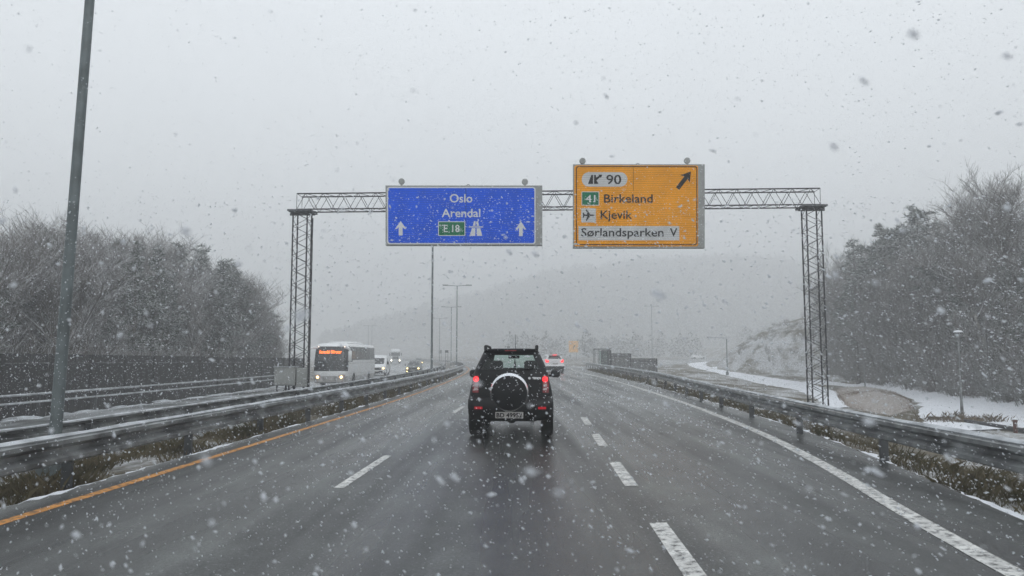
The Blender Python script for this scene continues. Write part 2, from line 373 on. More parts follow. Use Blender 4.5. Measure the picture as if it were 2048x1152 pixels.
# ------------------------------------------------------------------ mesh building
class MB:
    def __init__(s): s.v, s.f, s.m = [], [], []
    def add(s, vs, fs, mi=0):
        o = len(s.v); s.v += [tuple(v) for v in vs]
        for f in fs: s.f.append(tuple(i + o for i in f)); s.m.append(mi)
        return s
    def box(s, c, d, mi=0, rz=0., bev=0.):
        x, y, z = (k / 2 for k in d)
        if bev:
            b = min(bev, x * .9, y * .9, z * .9)
            vs, fs = [], []
            rings = [(-z, b), (-z + b, 0), (z - b, 0), (z, b)]
            for zz, ins in rings:
                X, Y = x - ins, y - ins; k = b * .999 - 0
                for (sx, sy) in ((1, -1), (1, 1), (-1, 1), (-1, -1)):
                    a, c2 = (sx * X, sy * (Y - b * .5)), (sx * (X - b * .5), sy * Y)
                    pr = [a, c2] if sx * sy > 0 else [c2, a]
                    vs += [(p[0], p[1], zz) for p in pr]
            n = 8
            for r in range(3):
                for i in range(n): fs.append((r*n+i, r*n+(i+1) % n, (r+1)*n+(i+1) % n, (r+1)*n+i))
            fs += [tuple(reversed(range(n))), tuple(range(3*n, 4*n))]
        else:
            vs = [(a*x, b*y, e*z) for e in (-1, 1) for a, b in ((-1, -1), (1, -1), (1, 1), (-1, 1))]
            fs = [(3, 2, 1, 0), (4, 5, 6, 7), (0, 1, 5, 4), (1, 2, 6, 5), (2, 3, 7, 6), (3, 0, 4, 7)]
        ca, sa = math.cos(rz), math.sin(rz)
        vs = [(c[0] + p[0]*ca - p[1]*sa, c[1] + p[0]*sa + p[1]*ca, c[2] + p[2]) for p in vs]
        return s.add(vs, fs, mi)
    def tube(s, pts, r, n=6, mi=0, cap=True):
        pts = [Vector(p) for p in pts]
        rs = r if isinstance(r, (list, tuple)) else [r] * len(pts)
        vs, fs = [], []
        for i, p in enumerate(pts):
            d = (pts[min(i+1, len(pts)-1)] - pts[max(i-1, 0)]).normalized()
            a = d.cross(Vector((0, 0, 1)))
            if a.length < 1e-3: a = Vector((1, 0, 0))
            a.normalize(); b = d.cross(a)
            for k in range(n):
                t = 2 * math.pi * k / n
                vs.append(p + (a * math.cos(t) + b * math.sin(t)) * rs[i])
        for i in range(len(pts) - 1):
            for k in range(n):
                fs.append((i*n+k, i*n+(k+1) % n, (i+1)*n+(k+1) % n, (i+1)*n+k))
        if cap: fs += [tuple(reversed(range(n))), tuple(range((len(pts)-1)*n, len(pts)*n))]
        return s.add(vs, fs, mi)
    def lathe(s, prof, c=(0, 0, 0), axis='z', n=24, mi=0):
        vs, fs = [], []
        for (r, h) in prof:
            for k in range(n):
                t = 2*math.pi*k/n; a, b = r*math.cos(t), r*math.sin(t)
                p = {'z': (a, b, h), 'x': (h, a, b), 'y': (a, h, b)}[axis]
                vs.append((p[0]+c[0], p[1]+c[1], p[2]+c[2]))
        for i in range(len(prof)-1):
            for k in range(n): fs.append((i*n+k, i*n+(k+1) % n, (i+1)*n+(k+1) % n, (i+1)*n+k))
        fs += [tuple(reversed(range(n))), tuple(range((len(prof)-1)*n, len(prof)*n))]
        return s.add(vs, fs, mi)
    def prism(s, front, back, mi=0):
        n = len(front)
        fs = [tuple(range(n)), tuple(reversed(range(n, 2*n)))] + [(i, n+i, n+(i+1) % n, (i+1) % n) for i in range(n)]
        return s.add(list(front) + list(back), fs, mi)
    def build(s, name, mats, parent=None, smooth=None, fix=False):
        me = bpy.data.meshes.new(name)
        me.from_pydata(s.v, [], s.f)
        mats = mats if isinstance(mats, (list, tuple)) else [mats]
        for m in mats: me.materials.append(m)
        if any(s.m): me.polygons.foreach_set('material_index', s.m)
        if fix:
            bm = bmesh.new(); bm.from_mesh(me); bmesh.ops.recalc_face_normals(bm, faces=bm.faces); bm.to_mesh(me); bm.free()
        if smooth:
            me.polygons.foreach_set('use_smooth', [True] * len(me.polygons)); me.set_sharp_from_angle(angle=R(smooth))
        me.update()
        o = bpy.data.objects.new(name, me); COL.objects.link(o)
        if parent: o.parent = parent
        return o
def np_mesh(name, V, Fq, material, k=4):
    me = bpy.data.meshes.new(name)
    V = np.asarray(V, dtype=np.float32); Fq = np.asarray(Fq, dtype=np.int32)
    me.vertices.add(len(V)); me.vertices.foreach_set('co', V.ravel())
    me.loops.add(Fq.size); me.loops.foreach_set('vertex_index', Fq.ravel())
    me.polygons.add(len(Fq)); me.polygons.foreach_set('loop_start', np.arange(0, Fq.size, k, dtype=np.int32))
    me.update(calc_edges=True)
    me.materials.append(material)
    o = bpy.data.objects.new(name, me); COL.objects.link(o)
    return o
def tag(o, label=None, cat=None, group=None, kind=None):
    if label: o['label'] = label
    if cat: o['category'] = cat
    if group: o['group'] = group
    if kind: o['kind'] = kind
    return o
def thing(name, label, cat, loc=(0, 0, 0), rz=0., group=None):
    o = bpy.data.objects.new(name, None); COL.objects.link(o)
    o.empty_display_size = .2
    o.location = loc; o.rotation_euler = (0, 0, rz)
    return tag(o, label, cat, group)
def dup(o, loc=None, rz=None, label=None, scale=None, parent=None, group=None):
    c = o.copy(); COL.objects.link(c)
    if parent: c.parent = parent
    for ch in o.children: dup(ch, parent=c)
    if loc is not None: c.location = loc
    if rz is not None: c.rotation_euler = (0, 0, rz)
    if label: c['label'] = label
    if group: c['group'] = group
    if scale: c.scale = scale
    return c
def structure(o): o['kind'] = 'structure'; return o

def ribbon(name, fa, fb, ys, zf, material, cross=2, kind='structure'):
    b = MB(); vs, fs = [], []
    for y in ys:
        a, c = fa(y), fb(y)
        for k in range(cross + 1):
            x = a + (c - a) * k / cross; vs.append((x, y, zf(x, y)))
    n = cross + 1
    for i in range(len(ys) - 1):
        for k in range(cross): fs.append((i*n+k, i*n+k+1, (i+1)*n+k+1, (i+1)*n+k))
    b.add(vs, fs); o = b.build(name, material)
    if kind: o['kind'] = kind
    return o
def steps(a, b, near=1.0, grow=.03):
    out = [a]
    while out[-1] < b: out.append(out[-1] + near + max(0, abs(out[-1]) - 30) * grow)
    out[-1] = b; return out

# ------------------------------------------------------------------ land, roads, markings
def axis(lo, hi, flo, fhi, st, grow):
    a = [flo + i * st for i in range(int((fhi - flo) / st) + 1)]
    s = st
    while a[-1] < hi: s *= grow; a.append(a[-1] + s)
    s = st
    while a[0] > lo: s *= grow; a.insert(0, a[0] - s)
    return a
xs = axis(-1500, 1500, -22, 20, .5, 1.07); ys = axis(-300, 1600, -6, 120, 1.2, 1.06)
V = [(x, y, H(x, y)) for y in ys for x in xs]
n = len(xs)
Fq = [(j*n+i, j*n+i+1, (j+1)*n+i+1, (j+1)*n+i) for j in range(len(ys)-1) for i in range(n-1)]
land = MB().add(V, Fq).build('terrain', M['land'], smooth=80); structure(land)

ry = steps(-25, 330)
road = ribbon('road', lambda y: mid(y) + 1.12, lambda y: redge(y) + 1.0 + .5 * ss(40, 90, y), ry, lambda x, y: 0.0, M['asphalt'], 4)
la = road.data.attributes.new('lateral', 'FLOAT', 'POINT'); la.data.foreach_set('value', [v.co.x - mid(v.co.y) for v in road.data.vertices])
ribbon('opposite_road', lambda y: mid(y) - 11.8, lambda y: mid(y) - 2.0, ry, lambda x, y: OPZ(y), M['asphalt2'], 3)
# exit ramp leaving to the right
rc = curve([(95, 7.0), (120, 13), (150, 24), (200, 48), (240, 75)])
ribbon('exit_road', lambda y: rc(y) - 4.5 - .05 * (y - 95), lambda y: rc(y) + 4.5 + .05 * (y - 95), steps(96, 240, 2, .01), lambda x, y: max(H(x, y) + .06, -.012 if y < 112 else -9), M['asphalt2'], 5)

def strip(name, f, w, y0, y1, material, z=.004):
    return ribbon(name, lambda y: f(y) - w/2, lambda y: f(y) + w/2, steps(y0, y1, .8, .02), lambda x, y: z, material, 1)
strip('yellow_edge_line', lambda y: mid(y) + 1.60, .135, -10, 200, M['yellow_paint'])
strip('white_edge_line', redge, .20, -10, 150, M['white_paint'])
for k in range(-1, 9):
    strip('lane_dash', lambda y: mid(y) + 4.25, .125, 9.25 + 12*k, 12.2 + 12*k, M['white_paint'])
for k in range(-1, 4):
    strip('exit_lane_dash', lambda y: mid(y) + 7.72, .165, 5.25 + 4.12*k, 7.35 + 4.12*k, M['white_paint'])
ribbon('white_edge_line', lambda y: mid(y) - 2.75, lambda y: mid(y) - 2.6, steps(-10, 200, .8, .02), lambda x, y: OPZ(y) + .006, M['white_paint'], 1)

# snow lying along the asphalt edges (uneven lumps)
def snow_bank(name, f, y0, y1, w, h, z0, seed, mt, thr=.12):
    rr = random.Random(seed); b = MB(); vs, fs = [], []; y = y0; rows = 0
    while y < y1:
        a = max(.02, thr + .75 * math.sin(y * 2.3 + seed) * math.sin(y * .61) + rr.uniform(-.45, .45))
        ww, hh = w * a, h * a
        off = rr.uniform(-.04, .04)
        for k, (u, q) in enumerate(((-1, -.02), (-.6, .6), (0, 1), (.6, .55), (1, -.02))):
            x = f(y) + off + u * ww / 2; vs.append((x, y + rr.uniform(-.05, .05), z0(x, y) + hh * q))
        rows += 1; y += .16 + max(0, y - 12) * .012
    for i in range(rows - 1):
        for k in range(4): fs.append((i*5+k, i*5+k+1, (i+1)*5+k+1, (i+1)*5+k))
    b.add(vs, fs); return tag(b.build(name, mt, smooth=80), kind='stuff')
snow_bank('roadside_snow', lambda y: mid(y) + 1.13, -6, 110, .12, .022, lambda x, y: .002, 3, M['snow'])
snow_bank('roadside_snow', lambda y: redge(y) + 1.05 + .5 * ss(40, 90, y), -6, 95, .17, .022, lambda x, y: -.01, 5, M['snow'])
snow_bank('roadside_snow', lambda y: mid(y) - 12.0, 5, 160, .9, .08, lambda x, y: OPZ(y) - .03, 9, M['slush'], .6)

# snow-covered paths on the right, draped on the land
def hit(px, py):
    d = ray(px, py); t = 4.0
    while t < 700:
        x, y, z = d[0]*t, d[1]*t, CAMZ + d[2]*t
        if z <= H(x, y): return (x, y)
        t += .25
    return (d[0]*t, d[1]*t)
def drape(name, left, right, material, lift=.05):
    A = [hit(*p) for p in left]; B = [hit(*p) for p in right]
    def dense(pts, k=10):
        t = list(range(len(pts))); fx = curve(list(zip(t, [p[0] for p in pts]))); fy = curve(list(zip(t, [p[1] for p in pts])))
        return [(fx(i / k), fy(i / k)) for i in range((len(pts)-1) * k + 1)]
    A, B = dense(A), dense(B); vs, fs = [], []; c = 14
    A = [(x + random.gauss(0, .12), y + random.gauss(0, .12)) for x, y in A]; B = [(x + random.gauss(0, .12), y + random.gauss(0, .12)) for x, y in B]
    for a, b in zip(A, B):
        for k in range(c + 1):
            x, y = a[0] + (b[0]-a[0])*k/c, a[1] + (b[1]-a[1])*k/c
            e = min(k, c - k) / (c / 2)
            vs.append((x, y, max(H(x, y), H(x+.3, y), H(x-.3, y), H(x, y+.5), H(x, y-.5)) + lift * min(1, e * 3 + .15)))
    for i in range(len(A)-1):
        for k in range(c): fs.append((i*(c+1)+k, i*(c+1)+k+1, (i+1)*(c+1)+k+1, (i+1)*(c+1)+k))
    o = MB().add(vs, fs).build(name, material, smooth=80, fix=False); return structure(o)
drape('snowy_path', [(1372,722),(1382,733),(1425,744),(1500,763),(1585,779),(1635,800),(1648,822)], [(1420,720),(1412,730),(1450,741),(1530,754),(1620,768),(1685,790),(1697,816)], M['snow'])
drape('snowy_footpath', [(1600,766),(1690,773),(1780,787),(1835,806),(1838,836),(1860,868)], [(1640,760),(1760,769),(1860,784),(1980,802),(2090,820),(2200,850)], M['snow'])

# ------------------------------------------------------------------ guardrails
WPROF = [(.0, .31), (.06, .302), (.092, .28), (.092, .232), (.02, .192), (.0, .180), (.0, .130), (.02, .118), (.092, .078), (.092, .030), (.06, .008), (.0, .0)]
def guardrail(label, f, zf, side, y0, y1, p0, ps, pmax, snowy=True, drop=.33, gap=None):
    g = thing('guardrail', label, 'guardrail', (f(12), 12, zf(12) - .4))
    loc = Vector(g.location)
    yy = steps(y0, y1, .9, .02)
    def sweep(prof, mt, nm, closed=False, jit=0):
        vs, fs = [], []; n = len(prof)
        for y in yy:
            dx = (f(y + .5) - f(y - .5)); nn = math.hypot(dx, 1); nx, ny = 1 / nn, -dx / nn
            j = 1 + (random.uniform(-jit, jit) if jit else 0)
            for (o, z) in prof: vs.append((f(y) + side*o*nx - loc.x, y + side*o*ny - loc.y, zf(y) + (z if not jit else .31 + (z-.31)*j) - loc.z))
        for i in range(len(yy)-1):
            for k in range(n if closed else n-1): fs.append((i*n+k, i*n+(k+1) % n, (i+1)*n+(k+1) % n, (i+1)*n+k))
        return MB().add(vs, fs).build(nm, mt, g, smooth=50)
    back = [(o - .012, z) for o, z in reversed(WPROF)]
    sweep(WPROF + back, M['steel'], 'rail', True)
    if snowy: sweep([(-.04, .300), (-.04, .328), (-.01, .345), (.03, .340), (.068, .318), (.055, .290)], M['slush'], 'snow_cap', True, .3)
    yj = p0 + ps * .5; full = yy
    while yj < 46:
        yy = [yj, yj + .16, yj + .32]; sweep([(o + .006, z) for o, z in WPROF] + [(o - .002, z) for o, z in reversed(WPROF)], M['steel'], 'splice', True)
        yj += ps
    yy = full
    y = p0
    while y < pmax:
        zz = zf(y); px_ = f(y)
        MB().box((px_ - side*.07 - loc.x, y - loc.y, zz - .40 - loc.z), (.12, .055, 1.30), bev=.008).build('post', M['steel_dark'], g)
        y += ps
    return g
guardrail('near median guardrail beside the yellow line, snow along its top edge', lambda y: mid(y) + 1.02, lambda y: .30 - .02 * ss(30, 60, y), 1, -20, 300, -9.8, 3.2, 150)
guardrail('second median guardrail, facing the oncoming carriageway behind the nearer one', lambda y: mid(y) - 1.55, lambda y: .10 - .0 * y, -1, -20, 300, -10, 4.0, 150)
guardrail('guardrail on the verge along the exit lane, beside the white edge line', rrail, lambda y: .33, -1, -20, 108, -8.4, 4.0, 108)
# two-bar barrier beyond the oncoming carriageway
g = thing('barrier_fence', 'two-bar pipe barrier between oncoming carriageway and dark board fence', 'barrier', (mid(40) - 12.6, 40, OPZ(40)))
lo = Vector(g.location); bf = lambda y: mid(y) - 12.6
for zz in (.82, .52):
    MB().tube([(bf(y) - lo.x, y - lo.y, OPZ(y) + zz - lo.z) for y in steps(5, 150, 2, .02)], .045, 6).build('rail', M['slush'], g, smooth=60)
for k in range(36):
    y = 6 + 4 * k; MB().box((bf(y) - .08 - lo.x, y - lo.y, OPZ(y) + .3 - lo.z), (.08, .08, 1.05)).build('post', M['steel_dark'], g)

# ------------------------------------------------------------------ gantry
GD = Vector((20.9, -1.0, 0)).normalized(); GN = Vector((GD.y, -GD.x, 0)); GA = Vector((-8.6, 31.0, 0))
if GN.y > 0: GN = -GN
def on_plane(px, py, off=0.):
    d = Vector(ray(px, py)); o = Vector((0, 0, CAMZ)); q = GA + GN * off
    t = (q - o).dot(GN) / d.dot(GN); return o + d * t
def lattice(b, c0, c1, half_a, half_b, va, vb, step, rc, rd):
    """square lattice mast: four chords and zigzag bracing on four faces"""
    L = (c1 - c0).length; ax = (c1 - c0).normalized()
    cor = [va*half_a*sa + vb*half_b*sb for sa, sb in ((-1, -1), (1, -1), (1, 1), (-1, 1))]
    for q in cor: b.tube([c0 + q, c1 + q], rc, 6)
    n_ = max(1, round(L / step)); st = L / n_
    for fi in range(4):
        a, c = cor[fi], cor[(fi+1) % 4]
        for k in range(n_):
            p, q = (a, c) if (k + fi // 2) % 2 == 0 else (c, a)
            b.tube([c0 + p + ax*st*k, c0 + q + ax*st*(k+1)], rd, 4, cap=False)
    for q0, q1 in zip(cor, cor[1:] + cor[:1]):
        for e in (c0, c1): b.tube([e + q0, e + q1], rd, 4)
gan = thing('sign_gantry', 'dark lattice steel gantry spanning the carriageway and carrying two big signs', 'gantry', (GA.x, GA.y, -.3))
gl = Vector(gan.location)
UZ = Vector((0, 0, 1))
bl, br = on_plane(594, 391, .32), on_plane(1640, 381, .32)
zt, zb = 8.09, 7.45
tl = (bl - GA).dot(GD); trr = (br - GA).dot(GD)
b = MB(); lattice(b, GA + GD*tl + UZ*(zt+zb)/2 - gl, GA + GD*trr + UZ*(zt+zb)/2 - gl, .33, (zt-zb)/2, GN, UZ, .36, .028, .011)
b.build('lattice_beam', M['truss'], gan)
for (pb, zbase) in ((605, -.35), (1627, -1.4)):
    c = on_plane(pb if pb < 1000 else 1623, 430, 0); t = (c - GA).dot(GD); base = GA + GD * t
    b = MB(); lattice(b, base + UZ*zbase - gl, base + UZ*7.36 - gl, .29, .29, GD, GN, .30, .032, .011)
    b.build('lattice_leg', M['truss'], gan)
    b = MB(); b.box(tuple(base + UZ*7.40 - gl + GD*(.0)), (.95, .95, .07), rz=math.atan2(GD.y, GD.x)); b.box(tuple(base + UZ*7.31 - gl), (1.02, .10, .10), rz=math.atan2(GD.y, GD.x))
    b.build('platform', M['steel_dark'], gan)
c = GA + GD * ((on_plane(605, 430) - GA).dot(GD) + .30) - GN * .33
b = MB(); b.tube([c + UZ*z - gl for z in (-.3, 2, 5, 7.2)], .05, 8); b.build('conduit', M['truss'], gan)

def chordtext(s):
    cu = bpy.data.curves.new('lettering', 'FONT'); cu.body = s; cu.size = 1.0; cu.resolution_u = 3
    o = bpy.data.objects.new('lettering', cu); COL.objects.link(o)
    bpy.context.view_layer.update()
    me = bpy.data.meshes.new_from_object(o.evaluated_get(bpy.context.evaluated_depsgraph_get()))
    vs = [(v.co.x, v.co.y) for v in me.vertices]; fs = [tuple(p.vertices) for p in me.polygons]
    bpy.data.objects.remove(o); bpy.data.curves.remove(cu); bpy.data.meshes.remove(me)
    return vs, fs
_capc = {}
def cap_h():
    if 'c' not in _capc:
        v, _ = chordtext('H'); _capc['c'] = max(p[1] for p in v)
    return _capc['c']
def embolden(vs, fs): return vs, fs

class Board:
    """a flat panel hung on the gantry, laid out on its own plane"""
    def __init__(s, root, off): s.root, s.off, s.lo = root, off, Vector(root.location)
    def pt(s, p, o): return on_plane(p[0], p[1], s.off) + GN * o - s.lo
    def poly(s, pts, name, mt, o, th=.006, parent=None):
        f = [s.pt(p, o) for p in pts]; k = [s.pt(p, o) - GN * th for p in pts]
        return MB().prism(f, k).build(name, mt, parent or s.root, fix=True)
    def rrect(s, x0, y0, x1, y1, r, k=6):
        out = []
        for cx, cy, a0 in ((x1-r, y0+r, -90), (x1-r, y1-r, 0), (x0+r, y1-r, 90), (x0+r, y0+r, 180)):
            for i in range(k+1): a = R(a0 + 90*i/k); out.append((cx + r*math.cos(a), cy + r*math.sin(a)))
        return out
    def ring(s, outer, inner, name, mt, o):
        n = len(outer); A = [s.pt(p, o) for p in outer]; B = [s.pt(p, o) for p in inner]
        C = [s.pt(p, o - .005) for p in outer]; D = [s.pt(p, o - .005) for p in inner]
        vs = A + B + C + D; fs = []
        for i in range(n):
            j = (i+1) % n
            fs += [(i, j, n+j, n+i), (i, 2*n+i, 2*n+j, j), (n+i, n+j, 3*n+j, 3*n+i)]
        return MB().add(vs, fs).build(name, mt, s.root, fix=True)
    def text(s, t, x0, x1, ytop, ybase, mt, o, name='lettering', bold=0., parent=None):
        vs, fs = chordtext(t); sc = (ybase - ytop) / cap_h()
        xa, xb = min(p[0] for p in vs), max(p[0] for p in vs)
        b = MB()
        offs = [(0, 0)] if not bold else [(dx*bold, dy*bold) for dx, dy in ((-1, 0), (1, 0), (0, -.8), (0, .8))]
        for q, (dx, dy) in enumerate(offs):
            pts = [(x0 + (p[0]-xa)/(xb-xa)*(x1-x0) + dx, ybase - p[1]*sc + dy) for p in vs]
            b.add([s.pt(p, o + q*.0004) for p in pts], fs)
        return b.build(name, mt, parent or s.root)

def sign_box(board, x0, y0, x1, y1, face_x1, name='housing'):
    f = [(x0, y0), (x1, y0), (x1, y1), (x0, y1)]
    return board.poly(f, name, M['grey_box'], 0, .26)
def lamps(board, spots, hook, ytop):
    for (x, y) in spots:
        c = board.pt((x, y), -.08); b = MB()
        b.lathe([(.02, -.05), (.11, -.05), (.125, -.02), (.125, .04), (.10, .06), (.02, .06)], (0, 0, 0), 'y', 18)
        b.v = [tuple(Vector(v) + c) for v in b.v]
        q = board.pt((x, ytop), -.08); b.tube([c, q], .035, 8)
        b.build('lamp_head', M['grey_box'], board.root, smooth=40)
    c = board.pt((hook, ytop), -.1)
    MB().tube([c + GD*.07*math.cos(a) + UZ*(.07*math.sin(a)) for a in [R(k*18) for k in range(11)]], .012, 6).build('lifting_ring', M['steel_dark'], board.root)
def motorway(board, x0, x1, y0, y1, ybar, mt, o):
    cx, w = (x0+x1)/2, (x1-x0)/2
    h = y1 - y0
    for sg in (-1, 1):
        def xx(y, inner): t = (y - y0)/h; return cx + sg*((1.0 + .5*t) if inner else (w*.17 + (w*.80 - w*.17)*t))
        for ya, yb in ((y0, ybar-2.2), (ybar+2.4, y1)):
            board.poly([(xx(ya, 1), ya), (xx(ya, 0)+sg*1.5, ya), (xx(yb, 0)+sg*1.0, yb), (xx(yb, 1), yb)], 'motorway_symbol', mt, o)
    board.poly([(x0, ybar-1), (x1, ybar-1), (x1, ybar+1.1), (x0, ybar+1.1)], 'motorway_symbol', mt, o)
def arrow(board, x0, x1, y0, y1, mt, o):
    cx = (x0+x1)/2; sw = (x1-x0)*.17; hy = y0 + (y1-y0)*.52
    board.poly([(cx, y0), (x1, hy+1), (x1-3.6, hy+1), (cx+sw, hy-2.6), (cx+sw, y1), (cx-sw, y1), (cx-sw, hy-2.6), (x0+3.6, hy+1), (x0, hy+1)], 'arrow', mt, o)

OFF = .62
r1 = thing('direction_sign', 'wide blue motorway sign hung on the gantry, white town names and arrows', 'road sign', on_plane(928, 431, OFF), 0, None)
B1 = Board(r1, OFF)
sign_box(B1, 771, 371, 1084.5, 490.5, 1071)
B1.poly(B1.rrect(774.2, 374, 1071.2, 488.3, 5), 'border', M['white_flat'], .008, .008)
B1.poly(B1.rrect(776.6, 376.3, 1068.8, 486, 4), 'face', M['blue'], .016, .008)
B1.poly([(931.6, 377), (932.3, 377), (932.3, 485.5), (931.6, 485.5)], 'panel_seam', M['black_flat'], .0175, .002)
WF = M['white_flat']
B1.text('Oslo', 900, 944.5, 388.5, 405, WF, .020, bold=.35); B1.text('Arendal', 884, 960.5, 418, 434, WF, .020, bold=.35)
g1 = B1.poly(B1.rrect(876.3, 442.8, 930.6, 472, 2), 'route_plate', WF, .021, .005)
B1.poly(B1.rrect(878.0, 444.4, 929.0, 470.4, 1.2), 'route_field', M['green'], .025, .004, g1)
B1.text('E 18', 888, 919, 450, 464.3, WF, .028, bold=.3, parent=g1)
motorway(B1, 937.6, 966.7, 442.3, 472, 454, WF, .021)
arrow(B1, 790, 813, 442.3, 471, WF, .021); arrow(B1, 1031, 1052.6, 442.8, 472.5, WF, .021)
lamps(B1, [(802.4, 362), (1049.7, 362.6)], 936, 371.5)

r2 = thing('direction_sign', 'orange exit sign hung on the gantry, black lettering and slanting arrow', 'road sign', on_plane(1277, 412, OFF), 0, None)
B2 = Board(r2, OFF); BF = M['black_flat']
sign_box(B2, 1146, 328.5, 1409.5, 495.7, 1396)
B2.poly(B2.rrect(1148.5, 331, 1396, 493, 4), 'face', M['orange'], .010, .010)
B2.ring(B2.rrect(1152, 332.6, 1394.4, 490.2, 5), B2.rrect(1153.7, 334.3, 1392.7, 488.5, 4), 'border', BF, .016)
B2.poly([(1266.3, 335), (1266.9, 335), (1266.9, 382), (1266.3, 382)], 'panel_seam', BF, .0125, .002)
ov = B2.poly(B2.rrect(1163.5, 344.4, 1254.7, 373.5, 14.4, 10), 'exit_number_plate', M['wsheet'], .015, .006)
B2.text('90', 1213, 1242, 350.2, 368.2, BF, .019, bold=.45, parent=ov)
B2.poly([(1176, 367.8), (1182.6, 350), (1186.0, 350), (1186.0, 367.8)], 'exit_symbol', BF, .019, .004, ov)
B2.poly([(1188, 367.8), (1188, 350), (1191.6, 350), (1192.4, 355.5), (1198.2, 351.6), (1196.6, 349.4), (1204.4, 349.4), (1202.2, 356.6), (1200.4, 354.4), (1192.8, 361), (1197.2, 367.8)], 'exit_symbol', BF, .019, .004, ov)
g2 = B2.poly(B2.rrect(1163, 383.2, 1198.4, 411.2, 1.6), 'route_plate', WF, .015, .006)
B2.poly(B2.rrect(1164.3, 384.5, 1197.1, 409.9, 1), 'route_field', M['green'], .019, .004, g2)
B2.text('41', 1171.5, 1190.5, 390.5, 404.5, WF, .022, bold=.35, parent=g2)
B2.text('Birkeland', 1208.3, 1305, 389, 405.3, BF, .016, bold=.4)
pl = B2.poly(B2.rrect(1162.3, 416.4, 1191.8, 445, 2), 'airport_plate', M['wsheet'], .015, .006)
ax0, ay0, sc = 1177.2, 430.6, 1.0
half = [(12, 0), (9.5, -1.3), (3.2, -1.5), (-3.6, -11.4), (-6.0, -11.4), (-2.4, -1.6), (-7.6, -1.4), (-10.2, -5.2), (-12.2, -5.2), (-10.8, 0)]
B2.poly([(ax0+x, ay0+y) for x, y in half] + [(ax0+x, ay0-y) for x, y in reversed(half[1:-1])], 'airplane_symbol', BF, .019, .004, pl)
B2.text('Kjevik', 1201.5, 1263.7, 421.4, 437.7, BF, .016, bold=.4)
wp = B2.poly([(1157, 452.3), (1358.5, 452.3), (1358.5, 480.8), (1157, 480.8)], 'place_plate', M['wsheet'], .015, .006)
B2.text('Sørlandsparken', 1162.5, 1326.6, 456.8, 472.8, BF, .019, bold=.35, parent=wp); B2.text('V', 1340, 1354, 456.8, 472.8, BF, .019, bold=.35, parent=wp)
d = Vector((28, -35)).normalized(); q = Vector((-d.y, d.x)); tip = Vector((1381.8, 343.2)); tail = Vector((1355, 377.2))
pp = [tip, tip - d*19 + q*12, tip - d*15.5 + q*4.2, tail + q*4.2, tail - q*4.2, tip - d*15.5 - q*4.2, tip - d*19 - q*12]
B2.poly([(p.x, p.y) for p in pp], 'arrow', BF, .016)
lamps(B2, [(1165.3, 321), (1375, 320.3)], 1276, 329)
for bd, sp in ((B1, [802, 928, 1049]), (B2, [1166, 1238, 1310, 1376])):
    for x in sp:      # brackets tying the board to the beam
        y = 410
        c0 = bd.pt((x, y), -.26); MB().box(tuple(c0 - GN*.02), (.07, .06, 1.3)).build('bracket', M['steel_dark'], bd.root)

# equipment cabinet at the foot of the gantry
cab = thing('control_cabinet', 'grey equipment cabinet on a steel stand at the gantry foot in the median', 'cabinet', (-8.75, 30.0, -.25))
MB().box((0, 0, 1.02), (.80, .40, .70), bev=.02).build('cabinet_body', M['grey_box'], cab)
MB().box((.0, -.208, 1.02), (.70, .012, .62), bev=.004).build('door', M['grey_box'], cab)
MB().box((.0, 0, 1.385), (.86, .46, .025)).build('rain_cover', M['slush'], cab)
MB().box((.60, .05, .98), (.34, .34, .72), bev=.015).build('side_box', M['grey_box'], cab)
for x in (-.34, .0, .34, .7): MB().box((x, .0, .32), (.05, .05, .72)).build('leg', M['truss'], cab)
b = MB(); b.tube([(-.34, 0, .05), (0, 0, .6)], .015, 4); b.tube([(.34, 0, .05), (0, 0, .6)], .015, 4); b.build('brace', M['truss'], cab)

# ------------------------------------------------------------------ lamp posts
def double_lamp(label, x, y, z, h=10., rz=0., group=None, lean=0.):
    t = thing('street_lamp', label, 'street lamp', (x, y, z), rz, group)
    t.rotation_euler = (0, lean, rz)
    MB().tube([(0, 0, 0), (0, 0, h*.5), (0, 0, h - z)], [.082, .066, .056], 12).build('pole', M['pole'], t, smooth=60)
    MB().box((0, 0, .25), (.3, .3, .5), bev=.03).build('base', M['pole'], t)
    MB().tube([(-1.15, 0, h-z+.08), (0, 0, h-z), (1.15, 0, h-z+.08)], .035, 8).build('arm', M['pole'], t, smooth=60)
    for sg in (-1, 1):
        MB().box((sg*1.45, 0, h-z+.10), (.75, .28, .11), bev=.04).build('lamp_head', M['pole'], t)
    return t
lamp_y = [10.6, 52, 95, 137, 178]
lamp_l = ['nearest grey street lamp pole, tall in the median between the two guardrails', 'slim median street lamp whose top is hidden behind the blue sign',
          'double armed median lamp where the guardrails bend away', 'hazy double armed median lamp just beyond the one at the bend', 'faintest median street lamp, last visible of its row in snow haze']
for y, lb in zip(lamp_y, lamp_l):
    x = mid(y) + (.1 if y > 20 else .02)
    double_lamp(lb, x, y, -.25, 10.2, 0, 'street lamps along the median', lean=R(1.6) if y < 20 else 0)
